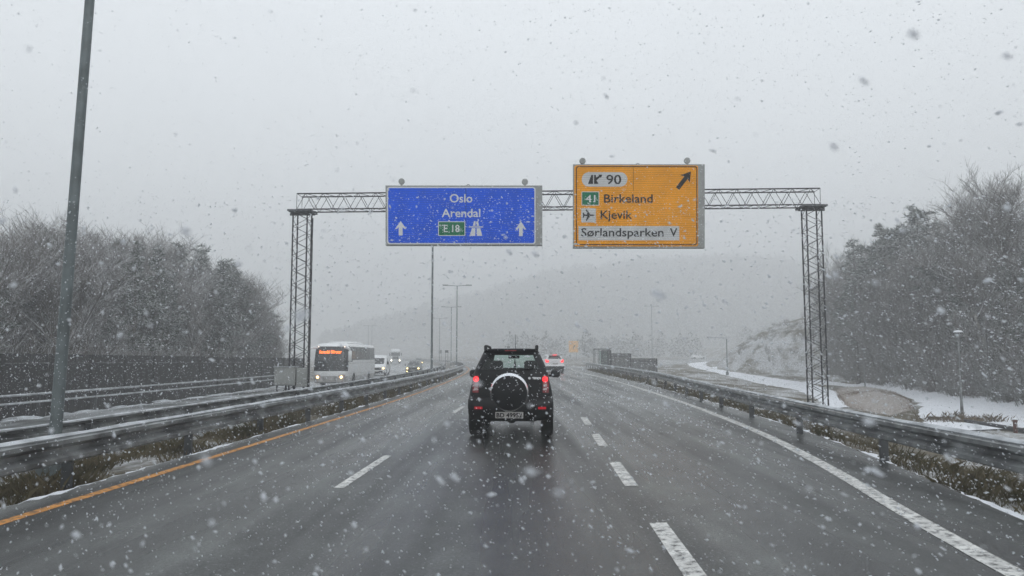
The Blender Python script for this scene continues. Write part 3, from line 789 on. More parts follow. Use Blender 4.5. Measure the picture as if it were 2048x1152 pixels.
for px, py, Y, lb in ((737, 652, 250, 'faint street lamp standing alone beyond the coach roof'), (744, 652, 262, 'faint street lamp close beside the lone lamp beyond the coach roof'),
                      (1303, 613, 190, 'pale double armed lamp in haze beyond the stepped fence'), (1434, 676, 101, 'lamp with a snow topped cross arm beside the snowy path bend')):
    p = P(px, py, Y); gz = H(p.x, p.y)
    t = double_lamp(lb, p.x if Y != 101 else P(1453, py, Y).x, Y, gz, p.z)
    if Y == 101:
        for ch in list(t.children):
            if ch.name.startswith(('arm', 'lamp_head')): bpy.data.objects.remove(ch)
        MB().tube([(0, 0, p.z-gz), (-1.2, 0, p.z-gz+.05), (-2.4, 0, p.z-gz+.05)], .05, 8).build('arm', M['slush'], t)
        MB().box((-2.3, 0, p.z-gz+.09), (.6, .25, .12), bev=.04).build('lamp_head', M['slush'], t)
def path_lamp(label, px, pt, pb, Y):
    a, z0 = P(px, pt, Y), H(P(px, pt, Y).x, Y); h = a.z - z0
    t = thing('path_lamp', label, 'path lamp', (a.x, Y, z0), 0, 'mushroom lamps along the path')
    MB().tube([(0, 0, -.1), (0, 0, 1.0), (0, 0, h)], [.09, .055, .045], 10).build('pole', M['steel'], t, smooth=60)
    MB().lathe([(.03, h-.12), (.09, h-.06), (.20, h-.02), (.21, h+.0)], (0, 0, 0), 'z', 18).build('lamp_head', M['steel_dark'], t, smooth=50)
    MB().lathe([(.205, h+.003), (.20, h+.04), (.14, h+.085), (.05, h+.105)], (0, 0, 0), 'z', 18).build('snow_cap', M['snow'], t, smooth=60)
    return t
path_lamp('path lamp with snow on its round cap, among dry weeds near the bollard', 1916, 665, 835, 36)
path_lamp('path lamp with snow cap farther off, standing by the leaf covered mound', 1727, 699, 775, 72)

# ------------------------------------------------------------------ cars from stacked outline rings
NR, NC, NS, NF = 8, 5, 14, 8
def ring_pts(z, yr, yf, w, cr, cf, bow_r=.05, bow_f=.12):
    out = []
    def rear(x): return yr + bow_r * (x / max(w, .01)) ** 2
    def frnt(x): return yf - bow_f * (x / max(w, .01)) ** 2
    for i in range(NR): x = -(w-cr) + 2*(w-cr)*i/NR; out.append((x, rear(x), z))
    y0 = rear(w-cr)
    for i in range(NC): a = R(-90 + 90*i/NC); out.append((w-cr+cr*math.cos(a), y0+cr+cr*math.sin(a), z))
    y1 = frnt(w-cf)
    for i in range(NS): out.append((w, y0+cr+(y1-cf-y0-cr)*i/NS, z))
    for i in range(NC): a = R(90*i/NC); out.append((w-cf+cf*math.cos(a), y1-cf+cf*math.sin(a), z))
    for i in range(NF): x = (w-cf) - 2*(w-cf)*i/NF; out.append((x, frnt(x), z))
    for i in range(NC): a = R(90 + 90*i/NC); out.append((-(w-cf)+cf*math.cos(a), y1-cf+cf*math.sin(a), z))
    for i in range(NS): out.append((-w, y1-cf-(y1-cf-y0-cr)*i/NS, z))
    for i in range(NC): a = R(180 + 90*i/NC); out.append((-(w-cr)+cr*math.cos(a), y0+cr+cr*math.sin(a), z))
    return out
def region(i):
    for nm, k in (('rear', NR), ('cor', NC), ('right', NS), ('cof', NC), ('front', NF), ('cof', NC), ('left', NS), ('cor', NC)):
        if i < k: return nm, i
        i -= k
class Car:
    """rings: z, rear y, front y, half width, rear corner radius, front corner radius"""
    def __init__(s, rings, bow_r=.05, bow_f=.12): s.r, s.br, s.bf = rings, bow_r, bow_f
    def at(s, z, k): return float(np.interp(z, [q[0] for q in s.r], [q[k] for q in s.r]))
    def rear(s, x, z):
        w, cr, y = s.at(z, 3), s.at(z, 4), s.at(z, 1); a = min(abs(x), w - .002)
        if a <= w - cr: return y + s.br * (a/w)**2
        return y + s.br * ((w-cr)/w)**2 + cr - math.sqrt(max(0, cr*cr - (a-(w-cr))**2))
    def front(s, x, z):
        w, cf, y = s.at(z, 3), s.at(z, 5), s.at(z, 2); a = min(abs(x), w - .002)
        if a <= w - cf: return y - s.bf * (a/w)**2
        return y - s.bf * ((w-cf)/w)**2 - cf + math.sqrt(max(0, cf*cf - (a-(w-cf))**2))
    def shell(s, root, mats, pick, wheels=(), wr=.36, cut=.30, split_z=None):
        rs = [ring_pts(*q, s.br, s.bf) for q in s.r]; n = len(rs[0])
        me = bpy.data.meshes.new('body'); vs = [p for q in rs for p in q]; fs, mi = [], []
        names = []
        for j in range(len(rs)-1):
            for i in range(n):
                fs.append((j*n+i, j*n+(i+1) % n, (j+1)*n+(i+1) % n, (j+1)*n+i))
                nm = pick(j, *region(i))
                if nm:
                    if nm not in names: names.append(nm)
                    mi.append(2 + names.index(nm))
                else: mi.append(1 if split_z and s.r[j+1][0] <= split_z else 0)
        fs += [tuple(reversed(range(n))), tuple(range((len(rs)-1)*n, len(rs)*n))]; mi += [1 if split_z else 0, 0]
        me.from_pydata(vs, [], fs)
        mats = list(mats) if isinstance(mats, (list, tuple)) else [mats, mats]
        for m in mats + [M['glass_dark']] * len(names): me.materials.append(m)
        me.polygons.foreach_set('material_index', mi)
        o = bpy.data.objects.new('body', me); COL.objects.link(o)
        if wheels:
            c = MB()
            for (x, y) in wheels: c.lathe([(wr+.055, -.02 if x > 0 else -cut), (wr+.055, cut if x > 0 else .02)], (x - (cut-.05 if x > 0 else -(cut-.05)), y, wr), 'x', 28)
            co_ = c.build('cutter', M['black_trim'], fix=True)
            md = o.modifiers.new('b', 'BOOLEAN'); md.operation = 'DIFFERENCE'; md.object = co_; md.solver = 'EXACT'
            bpy.context.view_layer.update()
            m2 = bpy.data.meshes.new_from_object(o.evaluated_get(bpy.context.evaluated_depsgraph_get()))
            o.modifiers.clear(); o.data = m2; bpy.data.objects.remove(co_)
        bm = bmesh.new(); bm.from_mesh(o.data)
        panes = {}
        for f in bm.faces:
            if f.material_index >= 2 and f.material_index - 2 < len(names):
                panes.setdefault(names[f.material_index-2], []).append([tuple(v.co) for v in f.verts])
        bmesh.ops.delete(bm, geom=[f for f in bm.faces if f.material_index >= 2], context='FACES')
        bm.to_mesh(o.data); bm.free()
        o.data.polygons.foreach_set('use_smooth', [True]*len(o.data.polygons)); o.data.set_sharp_from_angle(angle=R(38))
        o.parent = root
        return o, panes
def pane_obj(name, faces, mt, root):
    b = MB(); idx = {}; vs = []; fs = []
    for f in faces:
        ff = []
        for p in f:
            k = tuple(round(c, 5) for c in p)
            if k not in idx: idx[k] = len(vs); vs.append(p)
            ff.append(idx[k])
        fs.append(tuple(ff))
    return b.add(vs, fs).build(name, mt, root, smooth=60)
def patch(name, surf, x0, x1, z0, z1, mt, root, out=.015, deep=.05, sg=-1, nx=6, nz=5, slant=0.):
    """a lamp or panel that follows the bodywork; sg -1: rear, +1: front"""
    vs, fs = [], []
    for lay in (out, -deep):
        for j in range(nz+1):
            for i in range(nx+1):
                z = z0 + (z1-z0)*j/nz; x = x0 + (x1-x0)*i/nx + slant*(j/nz - .5)
                vs.append((x, surf(x, z) + sg*lay, z))
    k = (nx+1)*(nz+1); ix = lambda i, j, l: l*k + j*(nx+1) + i
    for l in (0, 1):
        for j in range(nz):
            for i in range(nx): fs.append((ix(i, j, l), ix(i+1, j, l), ix(i+1, j+1, l), ix(i, j+1, l)))
    for i in range(nx):
        for j in (0, nz): fs.append((ix(i, j, 0), ix(i+1, j, 0), ix(i+1, j, 1), ix(i, j, 1)))
    for j in range(nz):
        for i in (0, nx): fs.append((ix(i, j, 0), ix(i, j+1, 0), ix(i, j+1, 1), ix(i, j, 1)))
    return MB().add(vs, fs).build(name, mt, root, smooth=40, fix=True)
def wheel(root, x, y, r=.36, w=.22):
    hw = w/2; sg = 1 if x > 0 else -1
    t = MB().lathe([(r*.62, -hw), (r*.9, -hw), (r*.985, -hw*.75), (r, -hw*.4), (r, hw*.4), (r*.985, hw*.75), (r*.9, hw), (r*.62, hw)], (x, y, r), 'x', 32).build('wheel', M['rubber'], root, smooth=35)
    b = MB(); b.lathe([(r*.62, sg*hw*.55-.01), (r*.62, sg*hw*.95), (r*.56, sg*hw*.98), (r*.54, sg*hw*.6)], (x, y, r), 'x', 28)
    for k in range(5):
        a = 2*math.pi*k/5; b.tube([(x+sg*hw*.85, y, r), (x+sg*hw*.8, y + math.cos(a)*r*.56, r + math.sin(a)*r*.56)], .035, 6)
    b.lathe([(.06, sg*hw*.5), (.06, sg*hw*1.0)], (x, y, r), 'x', 14)
    b.build('rim', M['rim'], t, smooth=40)
    return t
def text_on(root, s, x0, x1, z0, capz, yf, mt, name, bold=0., flip=False, parent=None):
    vs, fs = chordtext(s); xa, xb = min(p[0] for p in vs), max(p[0] for p in vs); sc = capz / cap_h()
    b = MB()
    for q, (dx, dz) in enumerate([(0, 0)] if not bold else [(-bold, 0), (bold, 0), (0, bold), (0, -bold)]):
        pts = [((x0 + (p[0]-xa)/(xb-xa)*(x1-x0) + dx), z0 + p[1]*sc + dz) for p in vs]
        b.add([(x, yf(x, z) + (-1 if not flip else 1) * .0004 * q, z) for x, z in pts], fs)
    return b.build(name, mt, parent or root)

SUV = Car([  # z, rear, front, half width, rear corner, front corner
    (.30, .22, 3.62, .70, .16, .25), (.36, .07, 3.76, .785, .15, .25), (.46, .01, 3.82, .815, .14, .26), (.60, .0, 3.84, .825, .14, .28), (.70, .02, 3.83, .822, .14, .28),
    (.745, .07, 3.81, .815, .14, .28), (.78, .13, 3.80, .81, .15, .28), (.88, .14, 3.76, .795, .15, .28), (.97, .145, 3.62, .775, .15, .30), (1.03, .15, 3.10, .76, .15, .30), (1.07, .155, 2.72, .75, .15, .25),
    (1.18, .165, 2.58, .735, .15, .22), (1.255, .18, 2.50, .71, .14, .20), (1.29, .195, 2.46, .70, .13, .20), (1.57, .33, 2.02, .575, .12, .16), (1.61, .345, 1.95, .555, .12, .16), (1.655, .30, 1.86, .53, .12, .18), (1.685, .40, 1.72, .47, .12, .2), (1.70, .55, 1.55, .36, .12, .2)])
def suv_pick(j, reg, i):
    if j != 13: return None
    if reg == 'rear': return 'rear_window'
    if reg == 'front': return 'windscreen'
    if reg in ('right', 'left'):
        k = i if reg == 'right' else NS - 1 - i
        if k in (0, 4, 9, 13): return None
        return 'quarter_window' if k < 4 else 'rear_door_window' if k < 9 else 'front_door_window'
    return None
def wheels4(root, car, y_r, y_f, tr, r, w=.22):
    return [wheel(root, sx*tr, y, r, w) for sx in (-1, 1) for y in (y_r, y_f)]
WSP = [(-.70, .62), (.70, .62), (-.70, 3.2), (.70, 3.2)]

suv = thing('car', 'black boxy four wheel drive ahead, spare wheel on its tailgate, tail lamps lit', 'car', (-.035, 14.75, 0), -R(2.27))
body, panes = SUV.shell(suv, [M['black_paint'], M['black_trim']], suv_pick, [(-.70 - .1, .62), (.70 + .1, .62), (-.80, 3.2), (.80, 3.2)], .36, .34, split_z=.46)
for nm, fc in panes.items(): pane_obj(nm, fc, M['glass_clear'], suv)
wheels4(suv, SUV, .62, 3.2, .70, .36, .235)
sr = SUV.rear
for sx in (-1, 1):
    xa, xb = sorted((sx*.615, sx*.735))
    t = patch('tail_lamp', sr, xa, xb, .85, 1.175, M['tail_off'], suv, .018, slant=0)
    b = MB(); cx, cz = sx*.665, 1.105
    b.lathe([(.052, -.045), (.050, -.062), (.03, -.070), (.004, -.072)], (cx, sr(cx, cz), cz), 'y', 18); b.build('brake_bulb', M['tail'], t, smooth=50)
    patch('clear_lens', sr, min(sx*.63, sx*.70), max(sx*.63, sx*.70), .965, 1.02, M['lens'], suv, .024, .01).parent = t
    patch('reverse_lens', sr, min(sx*.63, sx*.70), max(sx*.63, sx*.70), .895, .945, M['lens'], suv, .024, .01).parent = t
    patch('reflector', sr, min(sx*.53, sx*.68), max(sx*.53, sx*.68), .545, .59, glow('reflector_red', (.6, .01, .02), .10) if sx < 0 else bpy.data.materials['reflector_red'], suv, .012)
    # mirrors, roof rails, door line
    mb = MB(); mb.box((sx*.90, 2.42, 1.165), (.20, .10, .17), bev=.04); mb.box((sx*.77, 2.44, 1.12), (.14, .06, .05), bev=.01)
    mr_ = mb.build('wing_mirror', M['black_paint'], suv, smooth=40)
    MB().box((sx*.905, 2.363, 1.168), (.155, .008, .125), bev=.003).build('mirror_glass', M['glass_dark'], mr_)
    MB().tube([(sx*.50, .42, 1.655), (sx*.505, .50, 1.735), (sx*.51, 1.0, 1.75), (sx*.50, 1.7, 1.735), (sx*.49, 1.85, 1.66)], [.03, .034, .024, .024, .03], 10).build('roof_rail', M['black_trim'], suv, smooth=50)
    MB().box((sx*.62, .42, .19), (.03, .02, .24)).build('mud_flap', M['black_trim'], suv)
# spare wheel
cz, R_ = .865, .355
sp = MB().lathe([(R_*.97, .16), (R_, .10), (R_, .0), (R_*.985, -.045), (R_*.93, -.075), (R_*.6, -.10), (R_*.2, -.115), (.01, -.118)], (-.015, .02, cz), 'y', 48).build('spare_wheel_cover', M['black_paint'], suv, smooth=35)
b = MB(); vs = []; fs = []; N = 64
for i in range(N):
    a = 2*math.pi*i/N; up = math.sin(a)
    wd = .012 + .030 * max(0, up)**1.2
    for (rr_, yy) in ((R_+.012, .04), (R_+.016, -.03), (R_+.004, -.062), (R_-wd, -.088), (R_-wd-.002, -.06)):
        vs.append((-.015 + rr_*math.cos(a), .02 + yy, cz + rr_*up))
for i in range(N):
    for k in range(4): fs.append((i*5+k, ((i+1) % N)*5+k, ((i+1) % N)*5+k+1, i*5+k+1))
b.add(vs, fs); b.build('trim_ring', M['chrome'], sp, smooth=40, fix=True)
# number plate, handle, wiper, spoiler, exhaust, antenna
npq = MB().box((-.015, -.018, .435), (.53, .014, .118), bev=.004).build('number_plate', M['plate'], suv)
text_on(suv, 'BD 49952', -.255, .225, .396, .078, lambda x, z: -.0265, M['black_flat'], 'plate_lettering', .004, parent=npq)
MB().box((-.015, .012, .515), (.60, .05, .03), bev=.008).build('plate_lamp', M['black_trim'], suv)
text_on(suv, 'TERIOS', .42, .585, 1.108, .036, lambda x, z: sr(x, z) - .012, M['chrome'], 'badge_lettering', .0025)
b = MB(); b.lathe([(.026, -.012), (.026, .006)], (.365, sr(.365, 1.125), 1.125), 'y', 16); b.build('emblem', M['chrome'], suv)
MB().tube([(.02, sr(.0, 1.27)-.02, 1.275), (.30, sr(.3, 1.29)-.025, 1.295), (.44, sr(.4, 1.33)-.02, 1.325)], .012, 6).build('rear_wiper', M['black_trim'], suv)
sp2 = MB().box((0, .30, 1.672), (.98, .22, .035), bev=.014).build('spoiler', M['black_paint'], suv)
MB().box((0, .187, 1.655), (.22, .012, .02)).build('brake_strip', M['tail_off'], sp2)
MB().tube([(.05, 1.55, 1.69), (.05, 1.42, 2.0)], [.006, .003], 6).build('antenna', M['black_trim'], suv)
MB().tube([(.42, .08, .27), (.42, .5, .29)], .032, 12).build('exhaust', M['rim'], suv, smooth=40)
b = MB(); b.box((0, .62, .36), (1.25, .12, .12)); b.box((0, .62, .36), (.25, .25, .25), bev=.08); b.box((0, 1.9, .33), (1.2, 2.2, .10)); b.build('axle', M['black_trim'], suv)
# the inside, seen through the glass
for sx in (-1, 1):
    s_ = MB().box((sx*.36, 1.75, 1.0), (.46, .16, .56), bev=.06).build('front_seat', M['seat'], suv, smooth=50)
    MB().box((sx*.36, 1.72, 1.36), (.27, .10, .19), bev=.045).build('headrest', M['seat'], s_, smooth=50)
MB().box((0, .85, .90), (1.2, .16, .56), bev=.05).build('rear_seat', M['seat'], suv)
MB().box((0, 2.35, 1.0), (1.3, .4, .16), bev=.05).build('dashboard', M['seat'], suv)
MB().box((.0, 2.0, 1.53), (.24, .03, .065), bev=.02).build('rear_view_mirror', M['seat'], suv)
MB().tube([(.02, 1.98, 1.49), (.02, 1.98, 1.40), (.02, 1.98, 1.30)], [.004, .02, .028], 8).build('hanging_charm', M['seat'], suv)
MB().box((0, 1.9, .62), (1.35, 2.9, .08)).build('cabin_floor', M['seat'], suv)

# white car in the exit lane, tail lamps lit
WS = Car([(q[0]*1.0, q[1], q[2]*1.15, q[3]*1.12, q[4]*1.2, q[5]) for q in SUV.r], .10)
wc = thing('car', 'white car ahead in the exit lane, its three brake lamps glowing', 'car', (4.0, 71.5, 0), R(9))
body, panes = WS.shell(wc, [M['white_car'], M['black_trim']], suv_pick, [(-.9, .75), (.9, .75), (-.9, 3.6), (.9, 3.6)], .36, .34, split_z=.60)
for nm, fc in panes.items(): pane_obj(nm, fc, M['glass_dark'], wc)
wheels4(wc, WS, .75, 3.6, .79, .36)
for sx in (-1, 1):
    a, c = sorted((sx*.58, sx*.84)); patch('tail_lamp', WS.rear, a, c, .98, 1.12, M['tail'], wc, .03)
    a, c = sorted((sx*.70, sx*.85)); patch('tail_lamp', WS.rear, a, c, 1.12, 1.22, M['tail'], wc, .03)
    MB().box((sx*1.0, 2.75, 1.14), (.2, .1, .15), bev=.04).build('wing_mirror', M['white_car'], wc)
MB().box((0, .22, 1.655), (.34, .10, .05)).build('brake_strip', M['tail'], wc)
MB().box((0, .02, .86), (.50, .03, .11)).build('number_plate', M['plate'], wc)
patch('bumper', WS.rear, -.80, .80, .42, .62, M['black_trim'], wc, .02)
MB().box((0, .35, 1.675), (1.0, .25, .03), bev=.01).build('spoiler', M['white_car'], wc)
MB().box((0, 2, .5), (1.5, 3, .5)).build('chassis', M['black_trim'], wc)

# oncoming cars
DC = Car([(q[0]*.98, q[1], q[2]*1.2, q[3]*1.08, q[4], q[5]) for q in SUV.r])
def oncoming(label, x, y, z, rz, paint):
    t = thing('car', label, 'car', (x, y, z), rz)
    # rear axle at the back, front towards the camera
    body, panes = DC.shell(t, [paint, M['black_trim']], suv_pick, [(-.88, .8), (.88, .8), (-.88, 3.75), (.88, 3.75)], .36, .34, split_z=.45)
    for nm, fc in panes.items(): pane_obj(nm, fc, M['glass_dark'], t)
    wheels4(t, DC, .8, 3.75, .77, .36)
    fs_ = DC.front
    for sx in (-1, 1):
        a, c = sorted((sx*.52, sx*.80)); h_ = patch('headlamp', fs_, a, c, .66, .86, M['lens'], t, .02, .05, 1)
        MB().lathe([(.095, .0), (.09, .05), (.03, .06)], (sx*.66, fs_(sx*.66, .76)+.01, .76), 'y', 16).build('bulb', M['head'], h_)
        MB().box((sx*.98, 2.9, 1.15), (.2, .1, .15), bev=.04).build('wing_mirror', paint, t)
        if sx > 0: MB().lathe([(.085, .0), (.07, .03), (.02, .035)], (sx*.66, fs_(.66, .40)+.005, .42), 'y', 16).build('fog_lamp', M['head'], t)
    patch('grille', fs_, -.46, .46, .64, .84, M['black_trim'], t, .012, .05, 1)
    patch('bumper', fs_, -.76, .76, .34, .52, M['black_trim'], t, .02, .05, 1)
    MB().box((0, fs_(0, .55)+.025, .56), (.5, .02, .11)).build('number_plate', M['plate'], t)
    MB().box((0, 2.2, .5), (1.5, 3, .5)).build('chassis', M['black_trim'], t)
    return t
def heading(y): return math.atan2(-(mid(y+1)-mid(y-1)), 2)
p = P(821, 740, 92); oncoming('dark oncoming car with lit headlamps, first in the lane beside the median', p.x, 92+4.6, OPZ(92), math.pi + heading(92), M['dark_car'])
p = P(831, 726, 152); oncoming('oncoming car mostly hidden behind the dark one, one headlamp showing', p.x, 152+4.6, OPZ(152), math.pi + heading(152), M['dark_car'])
# distant pale car crossing on the side road
PC = Car([(q[0]*.85, q[1], q[2]*1.1, q[3]*1.05, q[4], q[5]) for q in SUV.r])
p = P(1397, 716, 215); t = thing('car', 'pale parked car, faint in the haze beyond the snowy path bend', 'car', (p.x - 2.1, 215, H(p.x, 215) + .03), -R(82))
body, panes = PC.shell(t, [M['white_car'], M['white_car']], suv_pick, [(-.86, .75), (.86, .75), (-.86, 3.4), (.86, 3.4)], .32, .34)
for nm, fc in panes.items(): pane_obj(nm, fc, M['glass_dark'], t)
wheels4(t, PC, .75, 3.4, .74, .32)

# ------------------------------------------------------------------ coach
BUS = Car([(.28, .1, 11.75, 1.18, .2, .5), (.36, .0, 11.92, 1.25, .2, .55), (.80, -.02, 12.0, 1.275, .2, .55), (1.12, -.02, 12.0, 1.275, .2, .5), (1.18, -.02, 11.99, 1.275, .2, .5), (1.45, -.02, 11.95, 1.275, .2, .48),
           (1.85, -.01, 11.88, 1.272, .2, .46), (1.98, .0, 11.86, 1.27, .2, .45), (2.5, .02, 11.70, 1.255, .2, .42), (3.02, .06, 11.50, 1.225, .2, .40), (3.12, .09, 11.38, 1.19, .2, .40), (3.22, .16, 11.15, 1.10, .2, .4), (3.27, .3, 10.8, .95, .2, .4)], .05, .22)
def bus_pick(j, reg, i):
    if j in (4, 5, 6, 7, 8) and reg in ('front',): return 'windscreen'
    if j in (4, 5, 6, 7, 8) and reg == 'cof': return 'windscreen'
    if j in (7, 8) and reg in ('right', 'left'): return 'side_window'
    if j == 6 and reg in ('right', 'left') and (i if reg == 'right' else NS-1-i) > NS-3: return 'side_window'
    if j in (7, 8) and reg == 'rear' and 0 < i < NR-1: return 'rear_window'
by = 57.5; p = P(658, 740, by)
bus = thing('coach', 'white coach coming the other way with an orange lit destination display', 'coach', (p.x + .02, by + 12.0, OPZ(by)), math.pi)
bw = [(-1.3, 2.9), (1.3, 2.9), (-1.3, 9.2), (1.3, 9.2)]
body, panes = BUS.shell(bus, [M['white_bus'], M['grime']], bus_pick, bw, .5, .42, split_z=.80)
for nm, fc in panes.items(): pane_obj(nm, fc, M['glass_dark'], bus)
for x, y in bw: wheel(bus, x*.87, y, .5, .3)
bf_ = BUS.front
text_on(bus, 'Setesdal Bilruter', .86, -.80, 2.50, .235, lambda x, z: bf_(x, z) + .03, M['led'], 'destination_display', .008, flip=True)
for sx in (-1, 1):
    a, c = sorted((sx*.66, sx*1.12)); h_ = patch('headlamp', bf_, a, c, .62, .92, M['lens'], bus, .02, .05, 1, slant=sx*.06)
    MB().lathe([(.10, 0), (.09, .05), (.03, .07)], (sx*.88, bf_(sx*.88, .74)+.02, .74), 'y', 18).build('bulb', M['head'], h_)
    MB().lathe([(.04, 0), (.03, .03)], (sx*.98, bf_(sx*.98, 3.0)+.02, 2.99), 'y', 12).build('marker_lamp', M['marker'], bus)
    mb = MB(); mb.tube([(sx*1.05, 11.5, 2.9), (sx*1.30, 11.95, 2.95), (sx*1.52, 12.15, 2.80)], [.07, .09, .09], 10); mb.box((sx*1.55, 12.15, 2.3), (.24, .20, .85), bev=.08)
    mb.build('wing_mirror', M['white_bus'], bus, smooth=50)
    patch('fog_lamp', bf_, min(sx*.85, sx*.97), max(sx*.85, sx*.97), .42, .48, M['lens'], bus, .02, .05, 1)
    b = MB(); b.box((sx*1.278, 5.4, 1.76), (.02, 11.0, .05)); b.build('side_moulding', M['grime'], bus)
    b = MB(); b.box((sx*1.279, 5.8, .98), (.02, 10.6, .02)); b.build('panel_seam', M['grime'], bus)
    for k in range(1, 6): MB().box((sx*1.262, 1.2 + k*1.75, 2.5), (.015, .03, 1.02)).build('window_divider', M['black_trim'], bus)
patch('grille', bf_, -.52, .52, .42, .82, M['grime'], bus, .015, .05, 1)
for k in range(3): MB().box((0, bf_(0, .5)+.02, .50+.11*k), (.96-.0*k, .012, .018)).build('grille_bar', M['black_trim'], bus)
MB().box((0, bf_(0, .5)+.035, .46), (.52, .02, .11)).build('number_plate', M['plate'], bus)
MB().box((0, 6.4, 3.33), (1.7, 5.2, .2), bev=.09).build('roof_unit', M['white_bus'], bus, smooth=40)
MB().box((0, 9.3, 3.31), (1.3, .8, .16), bev=.06).build('roof_hatch', M['white_bus'], bus, smooth=40)
MB().box((0, 6, .75), (2.2, 10.5, .7)).build('chassis', M['black_trim'], bus)
for sx in (-1, 1): MB().tube([(sx*.15, bf_(sx*.15, 1.25)+.02, 1.22), (sx*.75, bf_(sx*.7, 1.7)+.03, 1.75)], .015, 5).build('wiper', M['black_trim'], bus)

# van behind the coach
VAN = Car([(.25, .1, 5.5, .88, .12, .3), (.35, .02, 5.68, .97, .12, .35), (.75, .0, 5.72, .99, .12, .35), (1.0, .0, 5.62, .99, .12, .35), (1.15, .0, 5.2, .985, .12, .32), (1.25, .0, 4.9, .98, .12, .3), (1.32, .01, 4.82, .975, .12, .28), (2.0, .04, 4.15, .92, .12, .22), (2.2, .07, 3.85, .88, .12, .22), (2.3, .14, 3.5, .80, .12, .22), (2.33, .3, 3.2, .66, .12, .22)])
def van_pick(j, reg, i):
    if j == 6 and reg == 'front': return 'windscreen'
    if j == 6 and reg in ('left', 'right') and (i if reg == 'right' else NS-1-i) in (10, 11, 12): return 'side_window'
vy = 88; p = P(748, 740, vy)
van = thing('van', 'white delivery van following close behind the coach, headlamps lit', 'van', (p.x, vy + 5.7, OPZ(vy)), math.pi + heading(88))
vw = [(-.95, 1.1), (.95, 1.1), (-.95, 4.6), (.95, 4.6)]
body, panes = VAN.shell(van, [M['white_car'], M['black_trim']], van_pick, vw, .35, .34, split_z=.40)
for nm, fc in panes.items(): pane_obj(nm, fc, M['glass_dark'], van)
for x, y in vw: wheel(van, x*.88, y, .35, .22)
for sx in (-1, 1):
    a, c = sorted((sx*.58, sx*.90)); h_ = patch('headlamp', VAN.front, a, c, .72, .98, M['lens'], van, .02, .05, 1)
    MB().lathe([(.11, 0), (.1, .05), (.03, .06)], (sx*.74, VAN.front(sx*.74, .84)+.02, .84), 'y', 16).build('bulb', M['head'], h_)
    MB().box((sx*1.12, 4.5, 1.45), (.22, .12, .36), bev=.05).build('wing_mirror', M['black_trim'], van)
patch('grille', VAN.front, -.5, .5, .66, .92, M['black_trim'], van, .012, .05, 1)
patch('bumper', VAN.front, -.88, .88, .30, .56, M['black_trim'], van, .02, .05, 1)
MB().box((0, VAN.front(0, .5)+.03, .5), (.5, .02, .11)).build('number_plate', M['plate'], van)

# lorry in the haze
ty = 188; p = P(791, 722, ty)
trk = thing('lorry', 'tall pale lorry with lit headlamps, hazy behind the oncoming car', 'lorry', (p.x, ty, OPZ(ty)), math.pi + heading(ty))
b = MB(); b.box((0, -1.1, 2.05), (2.45, 2.1, 2.5), bev=.18); b.box((0, -1.3, 3.35), (2.2, 1.5, .5), bev=.2); b.build('cab', M['white_car'], trk, smooth=40)
MB().box((0, -.045, 2.35), (2.15, .06, .85), bev=.02).build('windscreen', M['glass_dark'], trk)
MB().box((0, -.03, 1.45), (1.5, .06, .7), bev=.02).build('grille', M['black_trim'], trk)
MB().box((0, .0, .72), (2.45, .25, .45), bev=.06).build('bumper', M['grime'], trk)
MB().box((0, -6.3, 2.05), (2.5, 8.0, 2.2), bev=.08).build('cargo_body', M['grime'], trk)
MB().box((0, -5, .75), (1.0, 9.8, .35)).build('chassis', M['black_trim'], trk)
for sx in (-1, 1):
    MB().lathe([(.15, 0), (.14, .06), (.05, .08)], (sx*1.0, .11, .82), 'y', 16).build('headlamp', glow('cool_headlamp', (1., .93, .72), 5) if sx < 0 else bpy.data.materials['cool_headlamp'], trk)
    MB().box((sx*1.42, -.4, 2.3), (.22, .16, .7), bev=.05).build('wing_mirror', M['black_trim'], trk)
    for y in (-1.2, -7.2, -8.6): wheel(trk, sx*1.08, y, .5, .3)

# ------------------------------------------------------------------ fences, shelter, small signs
def board_fence(name, label, pts, top, bot, seed=1, bw=.145, gap=.014):
    rr = random.Random(seed); o = Vector((pts[0][0], pts[0][1], bot(*pts[0])))
    t = thing(name, label, 'fence', o); b = MB(); rails = MB()
    for (a, c) in zip(pts, pts[1:]):
        a, c = Vector(a), Vector(c); L = (c - a).length; d = (c - a) / L; ang = math.atan2(d.y, d.x); k = int(L / bw)
        for i in range(k):
            q = a + d * (i + .5) * bw; zt_ = top(q.x, q.y) + rr.uniform(-.015, .015); zb_ = bot(q.x, q.y) - .3
            b.box((q.x - o.x, q.y - o.y + rr.uniform(0, .02), (zt_+zb_)/2 - o.z), (bw - gap, .025, zt_ - zb_), rz=ang + rr.uniform(-.02, .02))
        m_ = max(1, int(L / 2.4))
        for i in range(m_ + 1):
            q = a + d * L * i / m_; zt_, zb_ = top(q.x, q.y), bot(q.x, q.y) - .4
            MB().box((q.x - o.x - d.y*-.08, q.y - o.y + .09, (zt_+zb_)/2 - o.z - .03), (.1, .1, zt_ - zb_), rz=ang).build('post', M['board'], t)
        for hh in (.35, .85):
            rails.tube([(q.x - o.x, q.y - o.y + .05, bot(q.x, q.y) + hh*(top(q.x, q.y) - bot(q.x, q.y)) - o.z) for q in (a, (a+c)/2, c)], .04, 4)
    b.build('slat_boards', M['board'] if name == 'board_fence' else M['slat'], t); rails.build('rail_frame', M['board'], t)
    return t
FX = lambda y: mid(y) - 13.6
fp = [(FX(y), y) for y in (14, 20, 26, 32, 38, 44, 50, 56, 62, 68, 72)]
board_fence('board_fence', 'long dark board fence along the wood beyond the oncoming carriageway', fp, lambda x, y: li(y, [14, 28, 66, 72], [1.72, 1.66, 1.38, 1.34]), lambda x, y: H(x, y), 3)
f0, f1, f2, f3 = P(1313, 720, 92), P(1261, 720, 95), P(1221, 720, 97), P(1202, 720, 98)
